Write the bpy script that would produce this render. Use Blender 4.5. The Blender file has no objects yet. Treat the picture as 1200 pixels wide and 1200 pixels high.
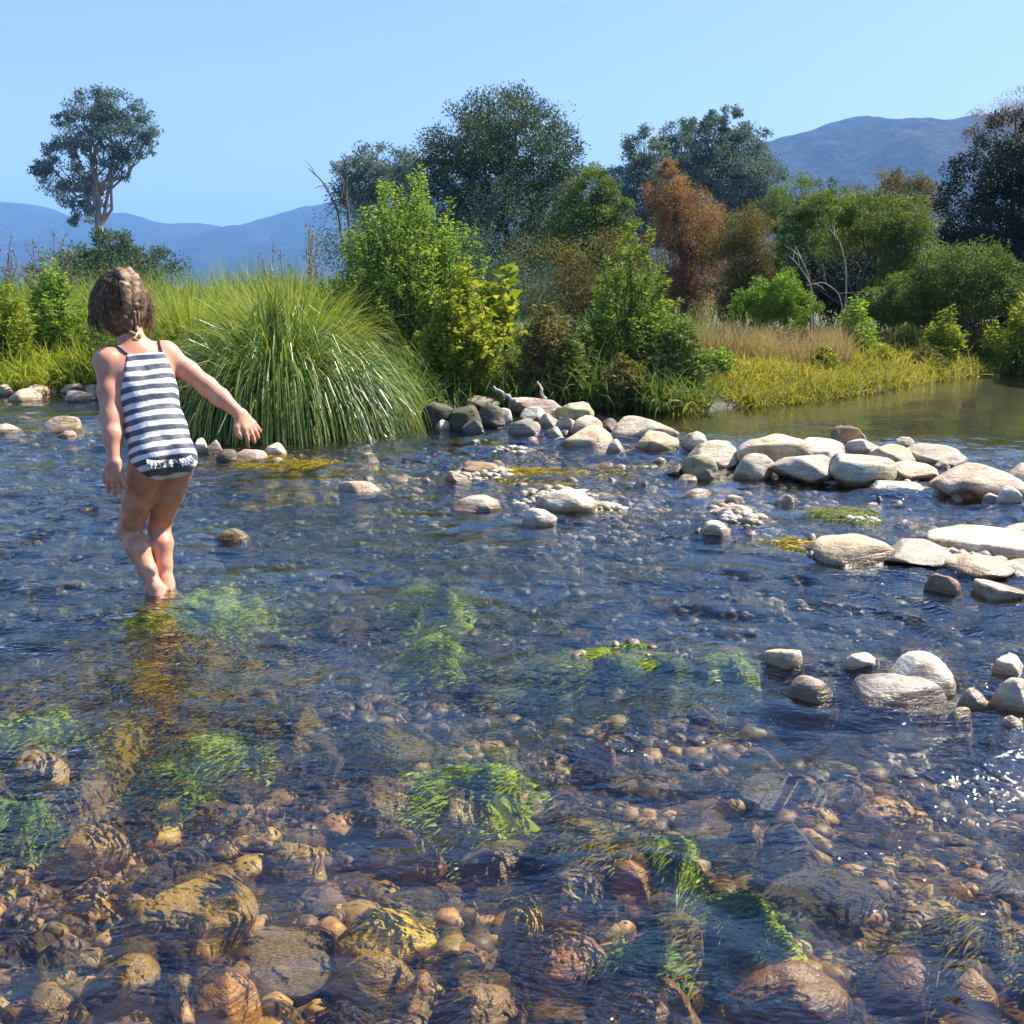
# A child wading in a shallow stony stream, weedy banks, trees and hazy hills behind.
SUN_EL, SUN_AZ, SUN, SKY, EXPO = 50, 62, 5.0, .076, 1.42
AIR, DUST, OZONE, HAZE = 1.0, .8, 2.5, .00038
SKY_BLUE = 2.0
import bpy, bmesh, math, random
import numpy as np
from mathutils import Vector, noise as mnoise

random.seed(7)
rng = np.random.default_rng(11)
sc = bpy.context.scene
COL = sc.collection

# ------------------------------------------------------------------ camera model (used to place things in metres)
F_PX, HORIZON, CAM_H = 1203.0, 335.0, 1.0
PITCH = math.atan((600 - HORIZON) / F_PX)
CP, SP = math.cos(PITCH), math.sin(PITCH)

def ray(px, py):
    x = (px - 600) / F_PX
    y = (600 - py) / F_PX
    return np.array([x, CP + y * SP, -SP + y * CP])

def at_z(px, py, z=0.0):
    d = ray(px, py)
    t = (z - CAM_H) / d[2]
    return np.array([d[0] * t, d[1] * t, z])

def at_Y(px, py, Y):
    d = ray(px, py)
    t = Y / d[1]
    return np.array([d[0] * t, Y, CAM_H + d[2] * t])

def px_of(p):
    v = np.array(p) - np.array([0, 0, CAM_H])
    zc = v[1] * CP - v[2] * SP
    yc = v[1] * SP + v[2] * CP
    return 600 + F_PX * v[0] / zc, 600 - F_PX * yc / zc

# ------------------------------------------------------------------ noise
def _hash(ix, iy, iz, seed):
    h = (ix.astype(np.int64) * 374761393 + iy.astype(np.int64) * 668265263 + iz.astype(np.int64) * 2147483647 + seed * 974634777) & 0xFFFFFFFF
    h = ((h ^ (h >> 13)) * 1274126177) & 0xFFFFFFFF
    h = h ^ (h >> 16)
    return (h & 0xFFFFFF).astype(np.float64) / 0xFFFFFF

def vnoise(x, y, z=None, seed=0):
    x = np.asarray(x, float); y = np.asarray(y, float)
    z = np.zeros_like(x) if z is None else np.asarray(z, float)
    ix, iy, iz = np.floor(x), np.floor(y), np.floor(z)
    fx, fy, fz = x - ix, y - iy, z - iz
    fx = fx * fx * (3 - 2 * fx); fy = fy * fy * (3 - 2 * fy); fz = fz * fz * (3 - 2 * fz)
    r = 0
    for a in (0, 1):
        for b in (0, 1):
            for c in (0, 1):
                w = (fx if a else 1 - fx) * (fy if b else 1 - fy) * (fz if c else 1 - fz)
                r = r + w * _hash(ix + a, iy + b, iz + c, seed)
    return r * 2 - 1

def fbm(x, y, z=None, seed=0, octv=4):
    r, a, f = 0, 1.0, 1.0
    for i in range(octv):
        r = r + a * vnoise(np.asarray(x) * f, np.asarray(y) * f, None if z is None else np.asarray(z) * f, seed + i * 17)
        a *= .5; f *= 2.03
    return r

def sstep(x):
    x = np.clip(x, 0, 1)
    return x * x * (3 - 2 * x)

# ------------------------------------------------------------------ object helpers
def link(o, parent=None):
    COL.objects.link(o)
    if parent is not None:
        o.parent = parent
    return o

def tag(o, label=None, cat=None, group=None, kind=None):
    if label: o['label'] = label
    if cat: o['category'] = cat
    if group: o['group'] = group
    if kind: o['kind'] = kind
    return o

def thing(name, loc, label, cat, group=None):
    o = bpy.data.objects.new(name, None)
    o.empty_display_size = .1
    o.location = loc
    link(o)
    return tag(o, label, cat, group)

def mesh_np(name, V, F, mat=None, tint=None, col=None, smooth=False):
    me = bpy.data.meshes.new(name)
    V = np.asarray(V, np.float32); F = np.asarray(F, np.int32)
    k = F.shape[1]
    me.vertices.add(len(V)); me.vertices.foreach_set('co', V.ravel())
    me.loops.add(F.size); me.loops.foreach_set('vertex_index', F.ravel())
    me.polygons.add(len(F)); me.polygons.foreach_set('loop_start', np.arange(0, F.size, k, dtype=np.int32))
    me.polygons.foreach_set('use_smooth', np.full(len(F), smooth))
    me.update(calc_edges=True)
    if tint is not None:
        a = me.attributes.new('tint', 'FLOAT', 'FACE'); a.data.foreach_set('value', np.asarray(tint, np.float32))
    if col is not None:
        a = me.attributes.new('shade', 'FLOAT_COLOR', 'FACE')
        c = np.ones((len(F), 4), np.float32); c[:, :3] = col
        a.data.foreach_set('color', c.ravel())
    if mat: me.materials.append(mat)
    return me

def obj(name, me, parent=None, loc=None):
    o = bpy.data.objects.new(name, me)
    if loc is not None: o.location = loc
    return link(o, parent)

class Geo:
    """collects quads / quad strips in one mesh"""
    def __init__(self): self.V = []; self.F = []; self.T = []; self.n = 0
    def add(self, V, F, t=None):
        V = np.asarray(V, float).reshape(-1, 3); F = np.asarray(F)
        self.V.append(V); self.F.append(F + self.n); self.n += len(V)
        self.T.append(np.full(len(F), .5) if t is None else np.broadcast_to(t, (len(F),)))
    def tube(self, pts, rad, sides=6, t=None):
        pts = np.asarray(pts, float); n = len(pts)
        rad = np.broadcast_to(rad, (n,))
        d = np.gradient(pts, axis=0); d /= np.linalg.norm(d, axis=1)[:, None] + 1e-9
        ref = np.array([.31, .17, .93]) if abs(d[:, 2]).mean() < .8 else np.array([.93, .3, .1])
        u = np.cross(d, ref); u /= np.linalg.norm(u, axis=1)[:, None] + 1e-9
        v = np.cross(d, u)
        a = np.linspace(0, 2 * math.pi, sides, endpoint=False)
        V = pts[:, None] + rad[:, None, None] * (np.cos(a)[None, :, None] * u[:, None] + np.sin(a)[None, :, None] * v[:, None])
        i = np.arange(n - 1)[:, None] * sides; j = np.arange(sides)[None]; k = (j + 1) % sides
        F = np.stack([i + j, i + k, i + sides + k, i + sides + j], -1).reshape(-1, 4)
        self.add(V.reshape(-1, 3), F, t)
    def mesh(self, name, mat, smooth=False):
        return mesh_np(name, np.concatenate(self.V), np.concatenate(self.F), mat, np.concatenate(self.T), smooth=smooth)

def unit(v):
    return v / (np.linalg.norm(v, axis=-1, keepdims=True) + 1e-9)

def leaf_quads(P, D, L, W, r):
    """leaf shaped quads: P base points, D directions, L lengths, W widths"""
    n = len(P)
    D = unit(D)
    S = unit(np.cross(D, r.normal(size=(n, 3))))
    L = np.broadcast_to(L, (n,))[:, None]; W = np.broadcast_to(W, (n,))[:, None]
    N = np.cross(S, D)
    a = P; b = P + D * L * .45 + S * W * .5 + N * W * .15; c = P + D * L; d = P + D * L * .45 - S * W * .5 + N * W * .15
    V = np.stack([a, b, c, d], 1).reshape(-1, 3)
    F = np.arange(n * 4).reshape(n, 4)
    return V, F

def blades(base, dir0, L, W, droop, r, seg=5, face=None):
    """grass blades: arcs from base, start direction dir0, bending down by droop"""
    n = len(base)
    L = np.broadcast_to(L, (n,)); W = np.broadcast_to(W, (n,)); droop = np.broadcast_to(droop, (n,))
    d = unit(np.array(dir0, float)).copy(); p = np.array(base, float).copy()
    side = unit(np.cross(d, np.array([0, 0, 1.0]) + .4 * r.normal(size=(n, 3))))
    rows = []
    for s in range(seg + 1):
        w = W * (1 - (s / seg) ** 1.6) * .5 + .0004
        rows.append(np.stack([p - side * w[:, None], p + side * w[:, None]], 1))
        p = p + d * (L / seg)[:, None]
        d = unit(d + np.array([0, 0, -1.0]) * (droop / seg * (1 + s * .6))[:, None])
    V = np.stack(rows, 1)            # n, seg+1, 2, 3
    i = np.arange(n)[:, None] * (2 * (seg + 1)); j = np.arange(seg)[None] * 2
    F = np.stack([i + j, i + j + 1, i + j + 3, i + j + 2], -1).reshape(-1, 4)
    return V.reshape(-1, 3), F, seg

# ------------------------------------------------------------------ materials
def new_mat(name):
    m = bpy.data.materials.new(name); m.use_nodes = True
    nt = m.node_tree; nt.nodes.clear()
    out = nt.nodes.new('ShaderNodeOutputMaterial')
    return m, nt, out

def N(nt, t, **kw):
    n = nt.nodes.new(t)
    for k, v in kw.items():
        if k in n.inputs: n.inputs[k].default_value = v
        else: setattr(n, k, v)
    return n

def ramp(nt, stops, fac=None):
    n = nt.nodes.new('ShaderNodeValToRGB'); e = n.color_ramp.elements
    while len(e) < len(stops): e.new(.5)
    for el, (p, c) in zip(e, stops):
        el.position = p; el.color = (*c, 1) if len(c) == 3 else c
    if fac is not None: nt.links.new(fac, n.inputs[0])
    return n

def mix_col(nt, f, a, b, blend='MIX'):
    n = nt.nodes.new('ShaderNodeMix'); n.data_type = 'RGBA'; n.blend_type = blend
    for s, v in ((0, f), (6, a), (7, b)):
        if hasattr(v, 'links') or hasattr(v, 'is_linked'): nt.links.new(v, n.inputs[s])
        else: n.inputs[s].default_value = v if s == 0 else ((*v, 1) if len(v) == 3 else v)
    return n.outputs[2]

def math_n(nt, op, a, b=None):
    n = nt.nodes.new('ShaderNodeMath'); n.operation = op
    for i, v in enumerate((a, b)):
        if v is None: continue
        if hasattr(v, 'is_linked'): nt.links.new(v, n.inputs[i])
        else: n.inputs[i].default_value = v
    return n.outputs[0]

def leaf_mat(name, c1, c2, c3=None, trans=.35, rough=.6, spec=.14):
    m, nt, out = new_mat(name)
    at = N(nt, 'ShaderNodeAttribute', attribute_name='tint')
    stops = [(0.1, c1), (.9, c2)] if c3 is None else [(0.0, c1), (.55, c2), (1., c3)]
    r = ramp(nt, stops, at.outputs['Fac'])
    p = N(nt, 'ShaderNodeBsdfPrincipled', Roughness=rough)
    p.inputs['Specular IOR Level'].default_value = spec
    t = N(nt, 'ShaderNodeBsdfTranslucent')
    tc = mix_col(nt, 1.0, r.outputs[0], (1.25, 1.15, .55), 'MULTIPLY')
    nt.links.new(r.outputs[0], p.inputs['Base Color']); nt.links.new(tc, t.inputs[0])
    mx = N(nt, 'ShaderNodeMixShader'); mx.inputs[0].default_value = trans
    nt.links.new(p.outputs[0], mx.inputs[1]); nt.links.new(t.outputs[0], mx.inputs[2])
    nt.links.new(mx.outputs[0], out.inputs[0])
    return m

def bark_mat(name, c1, c2, scale=8):
    m, nt, out = new_mat(name)
    tc = N(nt, 'ShaderNodeTexCoord'); mp = N(nt, 'ShaderNodeMapping'); mp.inputs['Scale'].default_value = (scale, scale, scale * .25)
    nt.links.new(tc.outputs['Object'], mp.inputs[0])
    no = N(nt, 'ShaderNodeTexNoise', Scale=1.0, Detail=6.0); nt.links.new(mp.outputs[0], no.inputs[0])
    r = ramp(nt, [(.3, c1), (.7, c2)], no.outputs[0])
    p = N(nt, 'ShaderNodeBsdfPrincipled', Roughness=.85)
    b = N(nt, 'ShaderNodeBump', Strength=.5, Distance=.02); nt.links.new(no.outputs[0], b.inputs['Height'])
    nt.links.new(r.outputs[0], p.inputs['Base Color']); nt.links.new(b.outputs[0], p.inputs['Normal'])
    nt.links.new(p.outputs[0], out.inputs[0])
    return m

def rock_mat(name, wetness=True):
    m, nt, out = new_mat(name)
    oi = N(nt, 'ShaderNodeObjectInfo'); tc = N(nt, 'ShaderNodeTexCoord'); ge = N(nt, 'ShaderNodeNewGeometry')
    off = N(nt, 'ShaderNodeVectorMath', operation='ADD')
    nt.links.new(tc.outputs['Object'], off.inputs[0])
    sc_ = N(nt, 'ShaderNodeVectorMath', operation='SCALE'); sc_.inputs[0].default_value = (37, 91, 53)
    nt.links.new(oi.outputs['Random'], sc_.inputs['Scale']); nt.links.new(sc_.outputs[0], off.inputs[1])
    v = off.outputs[0]
    big = N(nt, 'ShaderNodeTexNoise', Scale=9.0, Detail=5.0, Roughness=.65); nt.links.new(v, big.inputs[0])
    fine = N(nt, 'ShaderNodeTexNoise', Scale=90.0, Detail=4.0, Roughness=.7); nt.links.new(v, fine.inputs[0])
    strm = N(nt, 'ShaderNodeMapping'); strm.inputs['Scale'].default_value = (6, 6, 30); strm.inputs['Rotation'].default_value = (.4, .3, 0)
    nt.links.new(v, strm.inputs[0])
    strat = N(nt, 'ShaderNodeTexNoise', Scale=2.0, Detail=4.0, Roughness=.6); nt.links.new(strm.outputs[0], strat.inputs[0])
    r1 = ramp(nt, [(.3, (.44, .38, .31)), (.42, (.82, .78, .72)), (.55, (1, 1, 1)), (.75, (1.15, 1.08, .98))], big.outputs[0])
    r2 = ramp(nt, [(.3, (.7, .68, .66)), (.62, (1.1, 1.1, 1.1))], fine.outputs[0])
    r3 = ramp(nt, [(.35, (.75, .72, .7)), (.6, (1.06, 1.05, 1.04))], strat.outputs[0])
    c = mix_col(nt, 1.0, oi.outputs['Color'], r1.outputs[0], 'MULTIPLY')
    c = mix_col(nt, 1.0, c, r2.outputs[0], 'MULTIPLY')
    c = mix_col(nt, .8, c, r3.outputs[0], 'MULTIPLY')
    # wet band at the water line: darker and glossy
    sx = N(nt, 'ShaderNodeSeparateXYZ'); nt.links.new(ge.outputs['Position'], sx.inputs[0])
    h = math_n(nt, 'ADD', sx.outputs[2], math_n(nt, 'MULTIPLY', math_n(nt, 'SUBTRACT', big.outputs[0], .5), .05))
    wet = N(nt, 'ShaderNodeMapRange'); wet.inputs[1].default_value = .016; wet.inputs[2].default_value = .042
    wet.inputs[3].default_value = 1; wet.inputs[4].default_value = 0
    nt.links.new(h, wet.inputs[0])
    wc = c if not wetness else mix_col(nt, 1.0, c, (.50, .43, .35), 'MULTIPLY')
    c = mix_col(nt, wet.outputs[0], c, wc)
    p = N(nt, 'ShaderNodeBsdfPrincipled')
    rr = N(nt, 'ShaderNodeMapRange'); rr.inputs[3].default_value = .82; rr.inputs[4].default_value = .28
    nt.links.new(wet.outputs[0], rr.inputs[0]); nt.links.new(rr.outputs[0], p.inputs['Roughness'])
    hs = math_n(nt, 'ADD', math_n(nt, 'MULTIPLY', fine.outputs[0], .35), math_n(nt, 'ADD', big.outputs[0], strat.outputs[0]))
    b = N(nt, 'ShaderNodeBump', Strength=.75, Distance=.014); nt.links.new(hs, b.inputs['Height'])
    nt.links.new(c, p.inputs['Base Color']); nt.links.new(b.outputs[0], p.inputs['Normal'])
    nt.links.new(p.outputs[0], out.inputs[0])
    return m

M = {}
M['rock'] = rock_mat('river_stone')
M['bed_rock'] = rock_mat('submerged_stone', False)

def bed_stone_mat():
    m, nt, out = new_mat('bed_pebbles')
    at = N(nt, 'ShaderNodeAttribute', attribute_name='shade'); tc = N(nt, 'ShaderNodeTexCoord')
    no = N(nt, 'ShaderNodeTexNoise', Scale=55.0, Detail=4.0, Roughness=.7); nt.links.new(tc.outputs['Object'], no.inputs[0])
    r = ramp(nt, [(.3, (.5, .5, .5)), (.65, (1.2, 1.2, 1.2))], no.outputs[0])
    c = mix_col(nt, 1.0, at.outputs['Color'], r.outputs[0], 'MULTIPLY')
    p = N(nt, 'ShaderNodeBsdfPrincipled', Roughness=.5)
    b = N(nt, 'ShaderNodeBump', Strength=.4, Distance=.006); nt.links.new(no.outputs[0], b.inputs['Height'])
    nt.links.new(c, p.inputs['Base Color']); nt.links.new(b.outputs[0], p.inputs['Normal']); nt.links.new(p.outputs[0], out.inputs[0])
    return m
M['pebble'] = bed_stone_mat()

# ------------------------------------------------------------------ terrain
SHORE_PX = [(-900, 455), (-300, 458), (0, 463), (120, 464), (185, 470), (215, 500), (330, 508), (470, 503), (505, 482), (560, 476), (640, 474), (720, 478),
            (800, 484), (850, 478), (930, 471), (1000, 462), (1060, 452), (1110, 443), (1200, 433), (1350, 428), (2200, 425)]
_S = np.array([at_z(x, y)[:2] for x, y in SHORE_PX])
_S = _S[np.argsort(_S[:, 0])]
def shoreY(X):
    return np.interp(X, _S[:, 0], _S[:, 1]) + .10 * vnoise(np.asarray(X) * 2.3, np.asarray(X) * 0 + 3.3, seed=5) + .04 * vnoise(np.asarray(X) * 8, np.asarray(X) * 0 + 1.3, seed=6)

BARS = []   # (x, y, rx, ry, h)
def bar(px, py, wpx, hpx, h):
    c = at_z(px, py); a = at_z(px - wpx / 2, py); t = at_z(px, py - hpx / 2)
    BARS.append((c[0], c[1], abs(c[0] - a[0]), max(.08, abs(t[1] - c[1])), h))
bar(300, 533, 200, 22, .13); bar(370, 545, 110, 20, .12); bar(70, 500, 130, 16, .10)
bar(560, 556, 150, 28, .16); bar(650, 580, 240, 38, .14); bar(740, 548, 180, 44, .14)
bar(860, 605, 140, 54, .15); bar(930, 642, 140, 36, .14); bar(1010, 605, 180, 44, .13)
bar(1110, 650, 220, 50, .19); bar(1000, 552, 420, 46, .17); bar(700, 592, 120, 24, .13); bar(470, 562, 120, 22, .13); bar(900, 565, 140, 26, .13); bar(1060, 605, 120, 26, .13); bar(600, 528, 160, 18, .12); bar(640, 500, 280, 40, .08)
bar(1080, 805, 190, 60, .07); bar(200, 712, 170, 64, .10); bar(150, 780, 230, 80, .05); bar(740, 766, 210, 44, .15)
bar(430, 545, 120, 20, .12); bar(230, 530, 60, 14, .05)

def ground_z(X, Y):
    X = np.asarray(X, float); Y = np.asarray(Y, float)
    d = shoreY(X) - Y
    bed = -.05 - .10 * sstep(d / 1.2) + .028 * fbm(X * 1.6, Y * 1.6, seed=21, octv=3) + .012 * vnoise(X * 9, Y * 9, seed=33)
    bed = bed - .08 * sstep((Y - 6.2) / 1.5) * sstep((X - 1.0) / 1.0) * sstep(d / 1.0)
    b = np.zeros_like(bed)
    for (x, y, rx, ry, h) in BARS:
        b = np.maximum(b, h * np.exp(-(((X - x) / rx) ** 2 + ((Y - y) / ry) ** 2) * 1.2))
    bed = np.minimum(bed + b, .012 + .012 * vnoise(X * 11, Y * 11, seed=9))
    bank = .03 + .11 * sstep((-d) / 1.3) + .22 * sstep((-d - 1) / 12) + .05 * fbm(X * .9, Y * .9, seed=40, octv=3) * sstep(-d / .8)
    w = sstep((d + .12) / .3)
    far = sstep((np.hypot(X, Y) - 60) / 300)
    return (bank * (1 - far) + .6 * far) * (1 - w) + bed * w

def axis(segs):
    out = []
    for a, b, s in segs:
        out.append(np.arange(a, b, s))
    out.append([segs[-1][1]])
    return np.concatenate(out)

def grid_mesh(xs, ys, zf):
    X, Y = np.meshgrid(xs, ys)
    Z = zf(X, Y)
    V = np.stack([X, Y, Z], -1).reshape(-1, 3)
    nx, ny = len(xs), len(ys)
    i = (np.arange(ny - 1)[:, None] * nx + np.arange(nx - 1)[None]).reshape(-1)
    return V, np.stack([i, i + 1, i + nx + 1, i + nx], -1)

def ground_material():
    m, nt, out = new_mat('river_bed_and_bank')
    ge = N(nt, 'ShaderNodeNewGeometry'); sx = N(nt, 'ShaderNodeSeparateXYZ'); nt.links.new(ge.outputs['Position'], sx.inputs[0])
    pos = ge.outputs['Position']
    v1 = N(nt, 'ShaderNodeTexVoronoi', Scale=26.0); nt.links.new(pos, v1.inputs[0])
    v2 = N(nt, 'ShaderNodeTexVoronoi', Scale=70.0); nt.links.new(pos, v2.inputs[0])
    n1 = N(nt, 'ShaderNodeTexNoise', Scale=2.2, Detail=5.0, Roughness=.6); nt.links.new(pos, n1.inputs[0])
    n2 = N(nt, 'ShaderNodeTexNoise', Scale=40.0, Detail=5.0, Roughness=.7); nt.links.new(pos, n2.inputs[0])
    stone = ramp(nt, [(0, (.06, .036, .012)), (.35, (.20, .11, .035)), (.6, (.13, .085, .055)), (.8, (.30, .18, .045)), (1, (.34, .23, .12))], v1.outputs['Color'])
    silt = ramp(nt, [(.3, (.07, .045, .012)), (.5, (.15, .10, .022)), (.7, (.22, .15, .035))], n1.outputs[0])
    c = mix_col(nt, .5, stone.outputs[0], silt.outputs[0])
    dk = ramp(nt, [(.3, (.45, .45, .45)), (.6, (1.15, 1.15, 1.15))], n2.outputs[0])
    c = mix_col(nt, 1.0, c, dk.outputs[0], 'MULTIPLY')
    mid = N(nt, 'ShaderNodeMapRange'); mid.inputs[1].default_value = 1.7; mid.inputs[2].default_value = 3.2; mid.inputs[3].default_value = 1.1; mid.inputs[4].default_value = .42; nt.links.new(sx.outputs[1], mid.inputs[0])  # bed colour painted darker with distance, standing in for dim mid-stream water
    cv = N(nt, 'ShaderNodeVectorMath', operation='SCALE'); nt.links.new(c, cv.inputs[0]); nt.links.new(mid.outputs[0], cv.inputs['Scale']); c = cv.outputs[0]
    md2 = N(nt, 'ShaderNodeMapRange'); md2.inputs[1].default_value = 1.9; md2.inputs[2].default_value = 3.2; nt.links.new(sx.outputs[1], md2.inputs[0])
    c = mix_col(nt, md2.outputs[0], c, mix_col(nt, 1.0, c, (.55, .95, 1.7), 'MULTIPLY'))  # blue painted into the mid-stream bed, standing in for reflected sky
    soil = ramp(nt, [(.25, (.06, .06, .025)), (.5, (.10, .10, .035)), (.75, (.16, .14, .06))], n1.outputs[0])
    soil2 = mix_col(nt, 1.0, soil.outputs[0], dk.outputs[0], 'MULTIPLY')
    mr = N(nt, 'ShaderNodeMapRange'); mr.inputs[1].default_value = .0; mr.inputs[2].default_value = .03
    nt.links.new(sx.outputs[2], mr.inputs[0])
    c = mix_col(nt, mr.outputs[0], c, soil2)
    p = N(nt, 'ShaderNodeBsdfPrincipled', Roughness=.75)
    hh = math_n(nt, 'ADD', math_n(nt, 'MULTIPLY', v1.outputs['Distance'], -1.2), math_n(nt, 'MULTIPLY', v2.outputs['Distance'], -.6))
    hh = math_n(nt, 'ADD', hh, math_n(nt, 'MULTIPLY', n2.outputs[0], .5))
    b = N(nt, 'ShaderNodeBump', Strength=.9, Distance=.02); nt.links.new(hh, b.inputs['Height'])
    nt.links.new(c, p.inputs['Base Color']); nt.links.new(b.outputs[0], p.inputs['Normal']); nt.links.new(p.outputs[0], out.inputs[0])
    return m

xs = axis([(-3500, -300, 200), (-300, -40, 20), (-40, -8, 1), (-8, -4, .15), (-4, 4.5, .04), (4.5, 9, .15), (9, 40, 1), (40, 300, 20), (300, 3500, 200)])
ys = axis([(-300, -20, 40), (-20, -2, 2), (-2, .6, .2), (.6, 9.8, .04), (9.8, 16, .12), (16, 40, 1), (40, 300, 20), (300, 3900, 200)])
gv, gf = grid_mesh(xs, ys, ground_z)
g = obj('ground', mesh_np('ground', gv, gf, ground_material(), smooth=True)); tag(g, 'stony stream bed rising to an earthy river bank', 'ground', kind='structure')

# ------------------------------------------------------------------ water
_wr = np.random.default_rng(3)
_waves = []
for i in range(46):
    lam = math.exp(_wr.uniform(math.log(.07), math.log(.6)))
    th = _wr.normal(math.radians(100), .62)      # crests lie mostly across the view; the stream runs sideways and towards us
    _waves.append((2 * math.pi / lam * math.cos(th), 2 * math.pi / lam * math.sin(th), _wr.uniform(0, 6.28), lam))
def water_z(X, Y):
    z = np.zeros_like(X)
    wx = X + .08 * vnoise(X * 2, Y * 2, seed=71); wy = Y + .08 * vnoise(X * 2, Y * 2, seed=72)
    for kx, ky, ph, lam in _waves:
        z += .0105 * lam ** .9 * np.sin(kx * wx + ky * wy + ph) * .52
    amp = .55 + .75 * sstep(.5 + .8 * fbm(X * .8, Y * .5, seed=77, octv=2))
    calm = 1 - .93 * sstep((Y - 6.3 + .2 * (X < 1.2)) / .8) * sstep((X - .9) / .5)       # the pool above the stones lies still
    fade = 1 - sstep((np.hypot(X, Y) - 10) / 4)
    return z * amp * calm * fade
wxs = axis([(-40, -10, 2), (-10, -3.4, .12), (-3.4, 3.6, .018), (3.6, 10, .12), (10, 40, 2)])
wys = axis([(-12, -1, 1), (-1, .9, .1), (.9, 5, .015), (5, 8, .03), (8, 14, .12), (14, 16, 1)])
wv, wf = grid_mesh(wxs, wys, water_z)

def water_material():
    m, nt, out = new_mat('clear_stream_water')
    ge = N(nt, 'ShaderNodeNewGeometry'); pos = ge.outputs['Position']
    mp = N(nt, 'ShaderNodeMapping'); mp.inputs['Scale'].default_value = (9, 16, 1); nt.links.new(pos, mp.inputs[0])
    a = N(nt, 'ShaderNodeTexNoise', Scale=1.0, Detail=3.0, Roughness=.55); nt.links.new(mp.outputs[0], a.inputs[0])
    mp2 = N(nt, 'ShaderNodeMapping'); mp2.inputs['Scale'].default_value = (38, 60, 1); mp2.inputs['Rotation'].default_value = (0, 0, .35); nt.links.new(pos, mp2.inputs[0])
    b2 = N(nt, 'ShaderNodeTexNoise', Scale=1.0, Detail=2.0, Roughness=.5); nt.links.new(mp2.outputs[0], b2.inputs[0])
    # patches of livelier water
    pt = N(nt, 'ShaderNodeTexNoise', Scale=1.3, Detail=3.0); nt.links.new(pos, pt.inputs[0])
    pr = N(nt, 'ShaderNodeMapRange'); pr.inputs[1].default_value = .38; pr.inputs[2].default_value = .62; pr.inputs[3].default_value = .18; pr.inputs[4].default_value = 1.0
    nt.links.new(pt.outputs[0], pr.inputs[0])
    sx = N(nt, 'ShaderNodeSeparateXYZ'); nt.links.new(pos, sx.inputs[0])
    cy = N(nt, 'ShaderNodeMapRange'); cy.inputs[1].default_value = 6.2; cy.inputs[2].default_value = 7.0; nt.links.new(sx.outputs[1], cy.inputs[0])
    cx = N(nt, 'ShaderNodeMapRange'); cx.inputs[1].default_value = .8; cx.inputs[2].default_value = 1.5; nt.links.new(sx.outputs[0], cx.inputs[0])
    calm = math_n(nt, 'SUBTRACT', 1.0, math_n(nt, 'MULTIPLY', math_n(nt, 'MULTIPLY', cy.outputs[0], cx.outputs[0]), .85))
    hh = math_n(nt, 'ADD', math_n(nt, 'MULTIPLY', a.outputs[0], 1.0), math_n(nt, 'MULTIPLY', b2.outputs[0], WATER_FINE))
    hh = math_n(nt, 'MULTIPLY', hh, math_n(nt, 'MULTIPLY', pr.outputs[0], calm))
    bu = N(nt, 'ShaderNodeBump', Strength=1.0, Distance=WATER_BUMP); nt.links.new(hh, bu.inputs['Height'])
    fr = N(nt, 'ShaderNodeFresnel', IOR=1.5); nt.links.new(bu.outputs[0], fr.inputs['Normal'])
    gl = N(nt, 'ShaderNodeBsdfGlossy', Roughness=.03); gl.inputs['Color'].default_value = (1, 1, 1, 1); nt.links.new(bu.outputs[0], gl.inputs['Normal'])
    tr = N(nt, 'ShaderNodeBsdfTransparent'); tr.inputs[0].default_value = (.91, .90, .80, 1)
    rf = N(nt, 'ShaderNodeBsdfRefraction', IOR=1.333, Roughness=.0); rf.inputs['Color'].default_value = (.91, .90, .80, 1); bu2 = N(nt, 'ShaderNodeBump', Strength=1.0, Distance=WATER_BUMP * .42); nt.links.new(math_n(nt, 'MULTIPLY', a.outputs[0], calm), bu2.inputs['Height']); nt.links.new(bu2.outputs[0], rf.inputs['Normal'])
    body = N(nt, 'ShaderNodeMixShader'); body.inputs[0].default_value = .2
    nt.links.new(tr.outputs[0], body.inputs[1]); nt.links.new(rf.outputs[0], body.inputs[2])
    mx = N(nt, 'ShaderNodeMixShader'); nt.links.new(fr.outputs[0], mx.inputs[0])
    nt.links.new(body.outputs[0], mx.inputs[1]); nt.links.new(gl.outputs[0], mx.inputs[2])
    nt.links.new(mx.outputs[0], out.inputs[0])
    return m
WATER_BUMP, WATER_FINE = .024, .30
w = obj('water', mesh_np('water', wv, wf, water_material(), smooth=True)); tag(w, 'clear shallow rippling stream water', 'water', kind='structure')

# ------------------------------------------------------------------ hills
def hill_mat(name, c1, c2, c3, s):
    m, nt, out = new_mat(name)
    ge = N(nt, 'ShaderNodeNewGeometry')
    n1 = N(nt, 'ShaderNodeTexNoise', Scale=s, Detail=6.0, Roughness=.75); nt.links.new(ge.outputs['Position'], n1.inputs[0])
    n2 = N(nt, 'ShaderNodeTexNoise', Scale=s * .12, Detail=4.0); nt.links.new(ge.outputs['Position'], n2.inputs[0])
    r = ramp(nt, [(.40, c1), (.50, c2), (.62, c3)], math_n(nt, 'ADD', math_n(nt, 'MULTIPLY', n1.outputs[0], .7), math_n(nt, 'MULTIPLY', n2.outputs[0], .3)))
    p = N(nt, 'ShaderNodeBsdfPrincipled', Roughness=.95); p.inputs['Specular IOR Level'].default_value = .1
    b = N(nt, 'ShaderNodeBump', Strength=1.0, Distance=16.0); nt.links.new(n1.outputs[0], b.inputs['Height'])
    nt.links.new(r.outputs[0], p.inputs['Base Color']); nt.links.new(b.outputs[0], p.inputs['Normal']); nt.links.new(p.outputs[0], out.inputs[0])
    return m

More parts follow.
